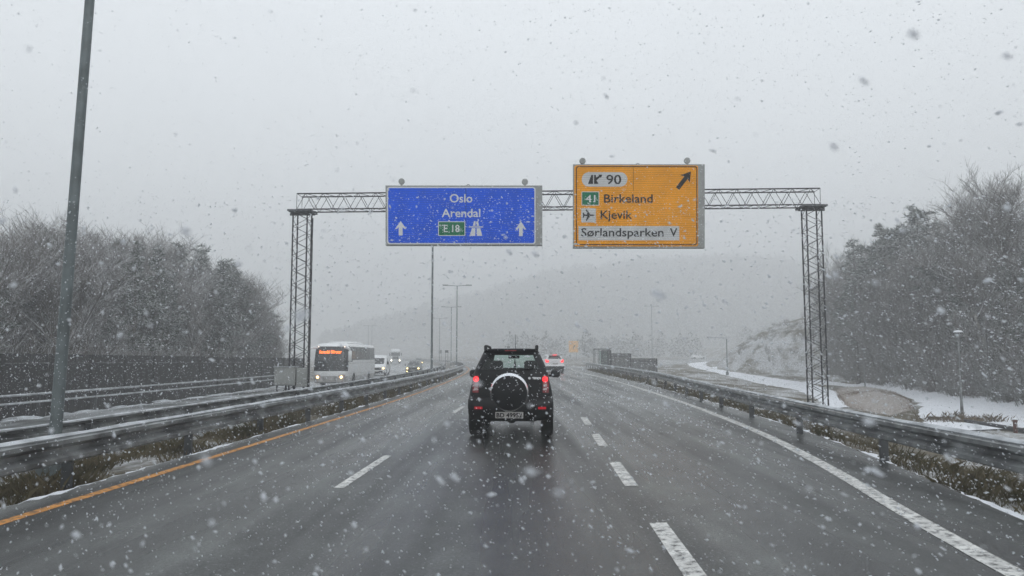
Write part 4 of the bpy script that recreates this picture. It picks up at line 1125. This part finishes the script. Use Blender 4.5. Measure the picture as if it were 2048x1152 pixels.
for (a, c, pt, lb) in ((f0, f1, 716.5, 'lowest section of the stepped dark slat fence behind the exit guardrail'), (f1, f2, 706.5, 'middle section of the stepped dark slat fence behind the exit guardrail'), (f2, f3, 700, 'tallest narrow section of the stepped dark fence, beside the shelter')):
    tz = P(1250, pt, (a.y + c.y)/2).z
    board_fence('slat_fence', lb, [(a.x, a.y), (c.x, c.y)], lambda x, y: tz, lambda x, y: H(x, y), int(pt), .19, .06)
sh0, sh1 = P(1186, 700, 103), P(1222, 700, 100)
sh = thing('shelter', 'small open shelter with thin posts and flat roof by the dark fence', 'shelter', ((sh0.x+sh1.x)/2, 101.5, H(11, 101)))
hz_ = P(1200, 698, 101).z - sh.location.z; w_ = (sh1.x - sh0.x)
MB().box((0, 0, hz_), (w_ + .3, 1.8, .12), bev=.02).build('roof', M['steel_dark'], sh)
for x in (-w_/2, -w_/2 + .6, w_/2 - .1):
    for y in (-.75, .75): MB().box((x, y, hz_/2), (.07, .07, hz_)).build('post', M['steel_dark'], sh)
MB().box((.3, .72, hz_/2), (w_*.6, .03, hz_*.8)).build('glass_panel', M['glass_clear'], sh)

def small_sign(name, label, px, top, bot, half, Y, mt, two=False, extra=None):
    a, c = P(px - half, top, Y), P(px + half, bot, Y); gz = H((a.x+c.x)/2, Y)
    t = thing(name, label, 'road sign', ((a.x+c.x)/2, Y, gz)); w, h = c.x - a.x, a.z - c.z
    MB().box((0, 0, (a.z+c.z)/2 - gz), (w, .05, h), bev=.01).build('panel', mt, t)
    for x in ((-w*.32, w*.32) if two else (0,)): MB().tube([(x, .06, -.2), (x, .06, a.z - gz - .05)], .04, 8).build('post', M['steel'], t)
    if extra: extra(t, w, h, (a.z+c.z)/2 - gz)
    return t
def exit_marks(t, w, h, zc):
    MB().box((0, -.03, zc + h*.22), (w*.92, .012, .05)).build('divider', M['white_flat'], t)
    b = MB(); y = -.034
    b.add([(x*w*.5, y, zc + z*h*.5) for x, z in ((-.12, -.55), (.02, -.55), (.02, -.25), (.22, .02), (.3, -.06), (.34, .26), (.04, .2), (.12, .12), (-.12, -.2))], [tuple(range(9))]); b.build('arrow', M['black_flat'], t)
small_sign('exit_sign', 'yellow exit sign on two posts at the gore, faded by haze', 1147, 682, 704.5, 9.6, 190, M['pale_yellow'], True, exit_marks)
small_sign('road_sign', 'dark little sign on a post in the median before the bend lamps', 893.5, 700.5, 705.5, 3.4, 120, M['steel_dark'], True)
small_sign('road_sign', 'pale narrow sign on a post in the median under the farthest lamp', 880.5, 700, 707, 3.0, 150, M['steel'], True)
small_sign('road_sign', 'tiny dark sign seen above the black car roof', 1017, 692.5, 696, 3.2, 150, M['steel_dark'])
small_sign('road_sign', 'faint narrow sign post just beyond the yellow exit sign', 1168, 692, 703, 2.2, 150, M['steel'])
p = P(1086, 500, 690); t = thing('radio_mast', 'very faint slender radio mast on the distant wooded hill', 'mast', (p.x, 690, H(p.x, 690)))
b = MB(); lattice(b, Vector((0, 0, 0)), Vector((0, 0, p.z - H(p.x, 690))), .6, .6, Vector((1, 0, 0)), Vector((0, 1, 0)), 1.2, .10, .05); b.build('lattice_mast', M['steel'], t)
p = hit(1735, 762); t = thing('notice_board', 'small red board at the foot of the wood behind the snowy path', 'board', (p[0], p[1] + 1, H(*p)))
MB().box((0, 0, .75), (1.0, .06, .65), bev=.01).build('panel', M['red'], t)
for x in (-.4, .4): MB().box((x, .05, .3), (.06, .06, 1.0)).build('post', M['steel_dark'], t)
p = G(2031, 862, -1.35); t = thing('bollard', 'short rusty brown bollard capped with snow beside the dark edging', 'bollard', (p.x, p.y, H(p.x, p.y)))
MB().lathe([(.075, -.1), (.075, .44), (.085, .45), (.085, .49), (.06, .52)], (0, 0, 0), 'z', 16).build('shaft', M['rust'], t, smooth=40)
MB().lathe([(.09, .515), (.085, .55), (.03, .575)], (0, 0, 0), 'z', 14).build('snow_cap', M['snow'], t, smooth=50)
e = [hit(*q) for q in ((1858, 840), (1905, 843), (1960, 852), (2048, 866), (2120, 880))]
b = MB()
for a, c in zip(e, e[1:]):
    a, c = Vector(a), Vector(c); d = c - a; mq = (a+c)/2
    b.box((mq.x, mq.y, H(mq.x, mq.y) + .05), (d.length + .05, .25, .24), rz=math.atan2(d.y, d.x), bev=.03)
tag(b.build('edging_wall', M['truss']), 'low dark edging bordering the snowy footpath near the bollard', 'edging')

# leaf-covered mound between the two paths
mo = [hit(*q) for q in ((1668, 778), (1725, 775), (1790, 786), (1826, 808), (1824, 826), (1760, 834), (1690, 812))]
cx, cyy = sum(p[0] for p in mo)/len(mo), sum(p[1] for p in mo)/len(mo)
vs, fs = [], []; K, N = 9, 48
def moint(a):
    best = 0
    for i in range(len(mo)):
        (x0, y0), (x1, y1) = mo[i], mo[(i+1) % len(mo)]; dx, dy = math.cos(a), math.sin(a)
        den = dx*(y1-y0) - dy*(x1-x0)
        if abs(den) < 1e-9: continue
        t = ((x0-cx)*(y1-y0) - (y0-cyy)*(x1-x0))/den; s_ = ((x0-cx)*dy - (y0-cyy)*dx)/den
        if t > 0 and 0 <= s_ <= 1: best = max(best, t)
    return best
for j in range(K+1):
    for i in range(N):
        a = 2*math.pi*i/N; r = moint(a)*(1.04*j/K); x, y = cx + r*math.cos(a), cyy + r*math.sin(a)
        q = j/K; vs.append((x, y, H(x, y) + .07 + .45*(1-q*q) - (.15 if j == K else 0) + random.uniform(-.03, .03)*(1-q)))
for j in range(K):
    for i in range(N): fs.append((j*N+i, j*N+(i+1) % N, (j+1)*N+(i+1) % N, (j+1)*N+i))
structure(MB().add(vs, fs).build('leafy_hill', M['leaf'], smooth=80))
mound_spots = []
for _ in range(9000):
    a, q = random.uniform(0, 6.283), math.sqrt(random.random()) * 1.06; r = moint(a) * q
    mound_spots.append((cx + r*math.cos(a), cyy + r*math.sin(a), H(cx + r*math.cos(a), cyy + r*math.sin(a)) + .05 + .45*max(0, 1-q*q)))

# ------------------------------------------------------------------ grass on the verges
def blades(name, spots, hmin, hmax, mt, wmul=1.):
    n = len(spots); sp_ = np.array(spots, dtype=np.float32); a = rng.uniform(0, 2*np.pi, n); h = rng.uniform(hmin, hmax, n) * rng.uniform(.5, 1, n) * (.35 + .9*np.clip(.5 + .5*np.sin(sp_[:, 0]*2.7 + sp_[:, 1]*.8)*np.sin(sp_[:, 1]*1.9 - sp_[:, 0]*1.1) + .25*np.sin(sp_[:, 1]*5.3), 0, 1))
    d = np.linalg.norm(sp_[:, :2], axis=1); w = (.0010 + .00018 * d) * wmul
    dx, dy = np.cos(a)*w, np.sin(a)*w; lx, ly = rng.normal(0, .45, n)*h, rng.normal(0, .45, n)*h
    V = np.zeros((n, 4, 3), np.float32)
    V[:, 0] = sp_ + np.stack([-dx, -dy, -.03*np.ones(n)], 1); V[:, 1] = sp_ + np.stack([dx, dy, -.03*np.ones(n)], 1)
    V[:, 2] = sp_ + np.stack([lx*.4 + dx*.7, ly*.4 + dy*.7, h*.62], 1); V[:, 3] = sp_ + np.stack([lx, ly, h], 1)
    Fc = np.arange(n*4).reshape(n, 4); Fc = np.concatenate([Fc[:, [0, 1, 2]], Fc[:, [0, 2, 3]]])
    return tag(np_mesh(name, V.reshape(-1, 3), Fc, mt, 3), kind='stuff')
sp_ = []
for _ in range(110000):
    y = 4 + 75 * random.random()**1.9; u = random.uniform(-1.7, 1.05); x = mid(y) + u
    if random.random() < .35 + .6*math.sin(x*3 + y*1.3)*math.sin(y*.7): sp_.append((x, y, H(x, y)))
blades('grass', sp_, .08, .30, M['grass'])
sp_ = []
for _ in range(130000):
    y = 4 + 85 * random.random()**1.8; x0 = redge(y) + 1.08 + .5*ss(40, 90, y); x = x0 + 7.5*random.random()**1.4
    if random.random() < .35 + .6*math.sin(x*2.3 + y*1.1)*math.sin(y*.6 + x): sp_.append((x, y, H(x, y)))
blades('grass', sp_, .06, .26, M['grass'])
blades('dead_leaves', mound_spots, .04, .13, M['leaf'], .8)
p0 = hit(1935, 845); sp_ = [(p0[0] + random.gauss(0, .9), p0[1] + random.gauss(0, .4), 0) for _ in range(1300)]
o = blades('weed_clump', [(x, y, H(x, y)) for x, y, _ in sp_], (.15), .5, M['weed'], .16); del o['kind']
tag(o, 'clump of dry brown weeds around the path lamp foot', 'weeds')

# ------------------------------------------------------------------ trees
def bare_tree(seed, h, spread=1., twigs=5, lean=0.):
    rr = random.Random(seed); TR, CRN = MB(), MB()
    def seg(b, p, q, r0, r1, n): b.tube([p, q], [r0, r1], n, cap=False)
    def grow(p, d, L, r, lev):
        k = 3 if lev < 2 else 2; q = p
        for i in range(k):
            d2 = (d + Vector((rr.gauss(0, .12), rr.gauss(0, .12), rr.gauss(.05, .08)))).normalized()
            q2 = q + d2 * L / k
            seg(TR if lev == 0 else CRN, q, q2, r*(1 - .5*i/k), r*(1 - .5*(i+1)/k), 7 if lev == 0 else 4 if lev < 3 else 3)
            if lev < 4 and (lev > 0 or i > 0):
                for _ in range((3, 3, 3, twigs)[lev] if lev < 4 else 0):
                    az = rr.uniform(0, 2*math.pi); el = rr.uniform(.15, .95)
                    side = Vector((math.cos(az)*spread, math.sin(az)*spread, el)).normalized()
                    nd = (d2*.55 + side).normalized()
                    grow(q + (q2-q)*rr.uniform(.2, 1), nd, L*rr.uniform(.42, .66), max(.007, r*rr.uniform(.35, .5)), lev + 1)
            q, d = q2, d2
        if lev == 0:
            for _ in range(4):
                az = rr.uniform(0, 2*math.pi); grow(q, Vector((math.cos(az)*.4, math.sin(az)*.4, 1)).normalized(), L*rr.uniform(.4, .6), r*.4, 1)
    grow(Vector((0, 0, -.3)), Vector((lean, 0, 1)).normalized(), h*.62, .016*h, 0)
    return TR, CRN
def pine(seed, h, crown=.62, width=.22, flat=0.):
    rr = random.Random(seed); TR = MB(); cv, cf_ = [], []
    TR.tube([(0, 0, -.3), (rr.uniform(-.1, .1), rr.uniform(-.1, .1), h*.5), (rr.uniform(-.2, .2), rr.uniform(-.2, .2), h*.97)], [.016*h, .011*h, .02], 8)
    LB = MB(); nl = int(h*6)
    for i in range(nl):
        t = (i + rr.random())/nl; z = h*(1 - crown + crown*t)*.985
        prof = (1 - t)**.65 * (.4 + .6*min(1, t*5)) if not flat else (1 - t**3)*(.5 + .5*min(1, t*4))
        L = max(.25, h*width*prof*rr.uniform(.6, 1.15)); az = rr.uniform(0, 2*math.pi)
        tip = Vector((math.cos(az)*L, math.sin(az)*L, z + L*rr.uniform(-.12, .3))); LB.tube([(0, 0, z), tip], [.03, .008], 3, cap=False)
        for k in range(max(2, int(L*4.2))):
            c = Vector((0, 0, z)).lerp(tip, rr.uniform(.3, 1.04)) + Vector((rr.gauss(0, .12), rr.gauss(0, .12), rr.gauss(.04, .06)))
            for _ in range(24):
                d = Vector((rr.gauss(0, 1), rr.gauss(0, 1), rr.gauss(.35, .5))).normalized(); s_ = rr.uniform(.12, .30)
                w = d.cross(Vector((rr.gauss(0, 1), rr.gauss(0, 1), rr.gauss(0, 1)))).normalized()*rr.uniform(.014, .034)
                e = c + d*rr.uniform(0, .16); o = len(cv)
                cv += [e - w, e + w, e + d*s_ + w*.4, e + d*s_ - w*.4]; cf_.append((o, o+1, o+2, o+3))
    CR = MB().add(cv, cf_, 0); CR.add(LB.v, LB.f, 1)
    return TR, CR
protos = {}
def proto(key, TR, CR, tm, cm):
    o = thing('tree', 'x', 'tree', (0, -60, -30)); TR.build('trunk', tm, o, smooth=70); CR.build('crown', cm, o); protos[key] = o; return o
used = {}
def plant(key, x, y, label, sc=1., group=None, name='tree', dz=0.):
    pr = protos[key]
    sc3 = (sc*random.uniform(.9, 1.1), sc*random.uniform(.9, 1.1), sc)
    rz = random.uniform(0, 6.28); loc = (x, y, H(x, y) - .15 + dz)
    if key not in used:
        used[key] = 1; pr.location = loc; pr.rotation_euler = (0, 0, rz); pr.scale = sc3; pr['label'] = label
        if group: pr['group'] = group
        pr.name = name; return pr
    c = dup(pr, loc, rz, label, sc3)
    if 'group' in c.keys(): del c['group']
    if group: c['group'] = group
    c.name = name
    return c
for k in range(4): proto(f'bare{k}', *bare_tree(20+k, 9.0 + k*.4, (.9, 1.2, .75, 1.05)[k], 5), M['bark'], M['twig'])
proto('birch', *bare_tree(41, 10.5, .62, 5), M['birch'], M['twig'])
for k in range(2): proto(f'pine{k}', *pine(60+k, 10., .72, .21), M['bark'], [M['needle'], M['bark']])
proto('flat_pine', *pine(71, 11., .42, .24, 1.), M['bark'], [M['needle'], M['bark']])
bk = ['bare0', 'bare1', 'bare2', 'bare3']
def at_px(px, X): return X * F / (px - 1024)    # distance at which lateral X shows at column px
# wood on the left: marked trees of its outline, then the rest
TL = [('birch', 95, -31, 'tall pale birch topping the wood just left of the nearest lamp pole', 440), ('birch', 48, -34, 'second pale birch, lower, near the edge of the photo', 455),
      ('pine0', 178, -38, 'hazy pine rising directly behind the nearest lamp pole', 462), ('bare1', 330, -27, 'broad domed bare tree at the middle of the fenced wood', 478), ('pine1', 395, -26, 'dark pine near the outer end of the fenced wood', 488),
      ('pine0', 440, -25, 'smaller pine at the sloping shoulder of the fenced wood', 515), ('bare3', 476, -25, 'rounded bare tree at the outer shoulder of the fenced wood', 560), ('bare2', 240, -36, 'hazy tall bare tree behind the domed tree', 468),
      ('bare0', 545, -22.5, 'low pale shrubby tree at the end of the board fence', 620)]
hgt = {'birch': 11.6, 'pine0': 10.1, 'pine1': 10.1, 'flat_pine': 11.0, 'bare0': 10.0, 'bare1': 10.2, 'bare2': 11.2, 'bare3': 11.4}
def scale_for(key, x, y, py):
    top = P(1024, py, y).z; return max(.3, (top - H(x, y)) / hgt[key] * (1.0 if 'pine' in key else 1.12))
def measure():
    for k, o in protos.items():
        hgt[k] = max(max(v.co.z for v in ch.data.vertices) for ch in o.children)
measure()
for key, px, X, lb, py in TL:
    y = at_px(px, X); plant(key, X, y, lb, scale_for(key, X, y, py), None, 'birch_tree' if key == 'birch' else 'pine_tree' if 'pine' in key else 'bare_tree')
random.seed(23)
topl = lambda px: li(px, [-200, 0, 60, 120, 200, 300, 400, 460, 500, 540, 600], [425, 445, 438, 450, 470, 465, 480, 515, 565, 610, 630])
cnt = 0
while cnt < 112:
    X = -random.uniform(22.5, 41); y = random.uniform(20, 78); px = 1024 + F * X / y
    if px < -180 or px > 572 or (cnt % 4 == 0 and px < 430): continue
    key = random.choice(['bare0', 'bare1', 'bare2', 'bare3', 'birch', 'pine0', 'pine1', 'pine0', 'pine1', 'flat_pine']); pn = 'pine' in key
    py = topl(px) + random.uniform(0, 75) + (14*math.sin(px/31) + 8 if not pn else -4) + max(0, (-X - 28)) * .3
    sc = scale_for(key, X, y, py)
    if sc > 1.5 or sc < .35: continue
    plant(key, X, y, 'snow dusted pine within the wood behind the dark board fence' if pn else 'bare twiggy tree within the wood behind the dark board fence', sc,
          'pines behind the board fence' if pn else 'bare trees behind the board fence', 'pine_tree' if pn else 'bare_tree'); cnt += 1
# wooded slope on the right
TR_ = [('flat_pine', 1838, 36, 'pine with flat layered crown, highest on the wooded slope', 400), ('flat_pine', 1770, 35, 'bushy pine one step down the wooded slope from the highest', 438), ('pine1', 1712, 35, 'lowest of the three skyline pines, at the slope end near the gantry', 470),
       ('bare1', 1930, 36, 'wide brown bare tree right of the highest pine', 392), ('bare3', 2010, 34, 'tall brown bare tree at the photo edge on the slope', 368), ('bare2', 2055, 35, 'bare tree cut by the photo edge on the slope', 358),
       ('pine0', 1655, 42, 'pale hazy pine seen just beside the far gantry leg', 545), ('birch', 1672, 39, 'thin hazy bare tree between gantry leg and skyline pines', 500)]
for key, px, X, lb, py in TR_:
    y = at_px(px, X); plant(key, X, y, lb, scale_for(key, X, y, py), None, 'birch_tree' if key == 'birch' else 'pine_tree' if 'pine' in key else 'bare_tree')
topr = lambda px: li(px, [1560, 1620, 1660, 1700, 1770, 1830, 1900, 2048, 2300], [590, 575, 545, 490, 455, 425, 410, 375, 340])
cnt = 0; guard = 0
while cnt < 165 and guard < 20000:
    guard += 1
    y = random.uniform(26, 118); ft = li(y, [-40, 20, 36, 48, 62, 94, 112, 128, 150, 200], [23, 24.5, 26.7, 28.9, 31.5, 37, 33, 32.5, 44, 80])
    X = ft + 1.5 + 30 * random.random()**1.5; px = 1024 + F * X / y
    if px < 1625 or px > 2300: continue
    key = random.choice(bk + ['pine0', 'pine1', 'flat_pine', 'birch']); pn = 'pine' in key
    sc = scale_for(key, X, y, topr(px) + random.uniform(28, 110))
    if sc < .4: continue
    sc = min(sc, random.uniform(.75, 1.12))
    plant(key, X, y, 'dark pine among the trees of the slope above the snowy footpath' if pn else 'bare brown tree on the slope above the snowy footpath', sc,
          'pines on the wooded slope' if pn else 'bare trees on the wooded slope', 'pine_tree' if pn else 'bare_tree'); cnt += 1
for k, o in protos.items():
    if k not in used:
        for ch in list(o.children): bpy.data.objects.remove(ch)
        bpy.data.objects.remove(o)

# brushwood under the trees: a tangle nobody could count
def spray(seed, n, h):
    rr = random.Random(seed); b = MB()
    for _ in range(n):
        az = rr.uniform(0, 6.28); r0 = rr.uniform(0, .5); p = Vector((math.cos(az)*r0, math.sin(az)*r0, 0)); d = Vector((math.cos(az)*rr.uniform(.1, .7), math.sin(az)*rr.uniform(.1, .7), 1)).normalized()
        L = h*rr.uniform(.5, 1); q = p + d*L*.5; e = q + (d + Vector((rr.gauss(0, .3), rr.gauss(0, .3), 0))).normalized()*L*.5
        b.tube([p, q, e], [.016, .011, .005], 3, cap=False)
        for _ in range(6):
            s_ = p.lerp(e, rr.uniform(.3, .95)); dd = (d + Vector((rr.gauss(0, .7), rr.gauss(0, .7), rr.gauss(0, .3)))).normalized(); b.tube([s_, s_ + dd*L*rr.uniform(.15, .35)], [.009, .005], 3, cap=False)
    return np.array(b.v, np.float32), np.array(b.f, np.int32)
sprays = [spray(100+k, 26, 2.2) for k in range(4)]
def scatter(name, places, mt):
    Vs, Fs, o = [], [], 0
    for (x, y, s_) in places:
        v, f = random.choice(sprays); a = random.uniform(0, 6.28); c, s2 = math.cos(a), math.sin(a); v = v * s_
        w = np.stack([v[:, 0]*c - v[:, 1]*s2 + x, v[:, 0]*s2 + v[:, 1]*c + y, v[:, 2] + H(x, y) - .1], 1)
        Vs.append(w); Fs.append(f + o); o += len(v)
    return tag(np_mesh(name, np.concatenate(Vs), np.concatenate(Fs), mt), kind='stuff')
pl_ = []
while len(pl_) < 420:
    X = -random.uniform(21.2, 37); y = random.uniform(20, 78); px = 1024 + F*X/y
    if -120 < px < 575: pl_.append((X, y, random.uniform(.9, 2.0)*(1 if px < 470 else .8)))
scatter('undergrowth', pl_, M['brush'])
pl_ = []
while len(pl_) < 1300:
    y = random.uniform(28, 112); ft = li(y, [-40, 20, 36, 48, 62, 94, 112, 128, 150, 200], [23, 24.5, 26.7, 28.9, 31.5, 37, 33, 32.5, 44, 80])
    X = ft + 1.3 + random.random()**1.6*26; px = 1024 + F*X/y
    if 1655 < px < 2200: pl_.append((X, y, random.uniform(.8, 2.2)*(1 if X - ft > 2 else .6)))
scatter('undergrowth', pl_, M['brush'])
pl_ = []
while len(pl_) < 90:
    y = random.uniform(98, 135); X = random.uniform(35, 60); px = 1024 + F*X/y
    if 1450 < px < 1680: pl_.append((X, y, random.uniform(.2, .55)))
scatter('undergrowth', pl_, M['brush'])

# far woods on the hill and the middle distance: masses
def mass(name, pts, faces, mt):
    Vs = []
    for (x, y, h, w) in pts:
        n = faces; z0 = H(x, y); t = rng.random(n); prof = np.sqrt(np.clip(1 - t, 0, 1)) if random.random() < .2 else np.sin(np.pi*np.clip(t*.9 + .1, 0, 1))
        a = rng.uniform(0, 2*np.pi, n); rd = w*prof*np.sqrt(rng.random(n)); c = np.stack([x + rd*np.cos(a), y + rd*np.sin(a), z0 + h*(.08 + .92*t)], 1)
        d1 = rng.normal(0, 1, (n, 3)); d2 = rng.normal(0, 1, (n, 3)); s_ = h*.055*rng.uniform(.5, 1.4, (n, 1)) * (60/n)**.4
        d1 /= np.linalg.norm(d1, axis=1)[:, None]; d2 /= np.linalg.norm(d2, axis=1)[:, None]
        Vs.append(np.stack([c - d1*s_, c + d2*s_*.7, c + d1*s_, c - d2*s_*.7], 1).reshape(-1, 3))
    V = np.concatenate(Vs); return tag(np_mesh(name, V, np.arange(len(V)).reshape(-1, 4), mt), kind='stuff')
pts = []
while len(pts) < 9000:
    y = random.uniform(430, 780); x = random.uniform(-190, 600)
    if x < -20 and y < 520: continue
    if H(x, y) < 6: continue
    pts.append((x, y, random.uniform(8, 15), random.uniform(3, 5)))
mass('hill_forest', pts, 70, M['far_tree'])
pts = []
while len(pts) < 260:
    y = random.uniform(215, 330); x = random.uniform(-2, 150)
    if x < redge(min(y, 500)) + 14 or abs(x - rc(min(y, 240))) < 11: continue
    px = 1024 + F*x/y
    pts.append((x, y, random.uniform(4.5, 8.5) * (1 if px > 1000 else .6), random.uniform(2, 3.4)))
mass('distant_woods', pts, 110, M['far_tree'])

# ------------------------------------------------------------------ falling snow
rng = np.random.default_rng(5)
def snowfall(n, box, rmin, rmax, dens):
    (x0, x1), (y0, y1), (z0, z1) = box
    p = np.stack([rng.uniform(x0, x1, n*3), rng.uniform(y0, y1, n*3), rng.uniform(z0, z1, n*3)], 1)
    # what could be seen from here or from a few steps aside
    p = p[(np.abs(p[:, 0]) < 2.5 + p[:, 1]*.82) & (p[:, 2] < 3 + p[:, 1]*.60) & (np.linalg.norm(p - np.array([0, 0, CAMZ]), axis=1) > .5) & ((p[:, 2] - CAMZ < .21*p[:, 1]) | (rng.random(len(p)) < .6))][:n]
    n = len(p)
    r = (rmin + (rmax - rmin)*rng.random(n)**1.7)
    base = np.array([[1, 0, 0], [-1, 0, 0], [0, 1, 0], [0, -1, 0], [0, 0, 1], [0, 0, -1]], np.float32)
    T = np.array([[0, 2, 4], [2, 1, 4], [1, 3, 4], [3, 0, 4], [2, 0, 5], [1, 2, 5], [3, 1, 5], [0, 3, 5]])
    r = np.where(p[:, 2] - CAMZ > .21*p[:, 1], r*.68, r)
    v = base[None]*rng.uniform(.55, 1.25, (n, 6, 1))*r[:, None, None]
    # clumps are drawn out along the wind
    wd = np.array([.50, -.80, -.25]) + rng.normal(0, .22, (n, 3)); wd /= np.linalg.norm(wd, axis=1)[:, None]
    st = rng.uniform(.2, 2.6, n)
    v = v + (v @ wd[:, :, None]) * wd[:, None, :] * st[:, None, None]
    V = (v + p[:, None, :]).reshape(-1, 3); Fc = (T[None] + (np.arange(n)*6)[:, None, None]).reshape(-1, 3)
    return V, Fc
A = snowfall(36000, ((-10, 10), (.6, 8), (-.0, 7)), .0016, .0070, 1)
B = snowfall(210000, ((-30, 30), (5, 34), (.0, 21)), .0028, .0095, 1)
C = snowfall(420, ((-1.6, 1.6), (.45, 1.9), (.5, 1.5)), .0012, .0042, 1)      # the few that drift right past the lens
V = np.concatenate([A[0], B[0], C[0]]); Fc = np.concatenate([A[1], B[1] + len(A[0]), C[1] + len(A[0]) + len(B[0])])
tag(np_mesh('falling_snow', V, Fc, M['flake'], 3), kind='stuff')

# ------------------------------------------------------------------ air thick with snow
hz = MB().box((0, 650, 56), (3400, 2100, 128)).build('haze', [])
hm = bpy.data.materials.new('snow_haze'); hm.use_nodes = True
hn, hl = hm.node_tree.nodes, hm.node_tree.links
hn.remove(hn['Principled BSDF'])
pv = hn.new('ShaderNodeVolumePrincipled')
pv.inputs['Color'].default_value = (.95, .962, .968, 1)
pv.inputs['Density'].default_value = .0038
pv.inputs['Anisotropy'].default_value = .15
hl.new(pv.outputs[0], hn['Material Output'].inputs['Volume'])
hz.data.materials.append(hm); hz['kind'] = 'stuff'
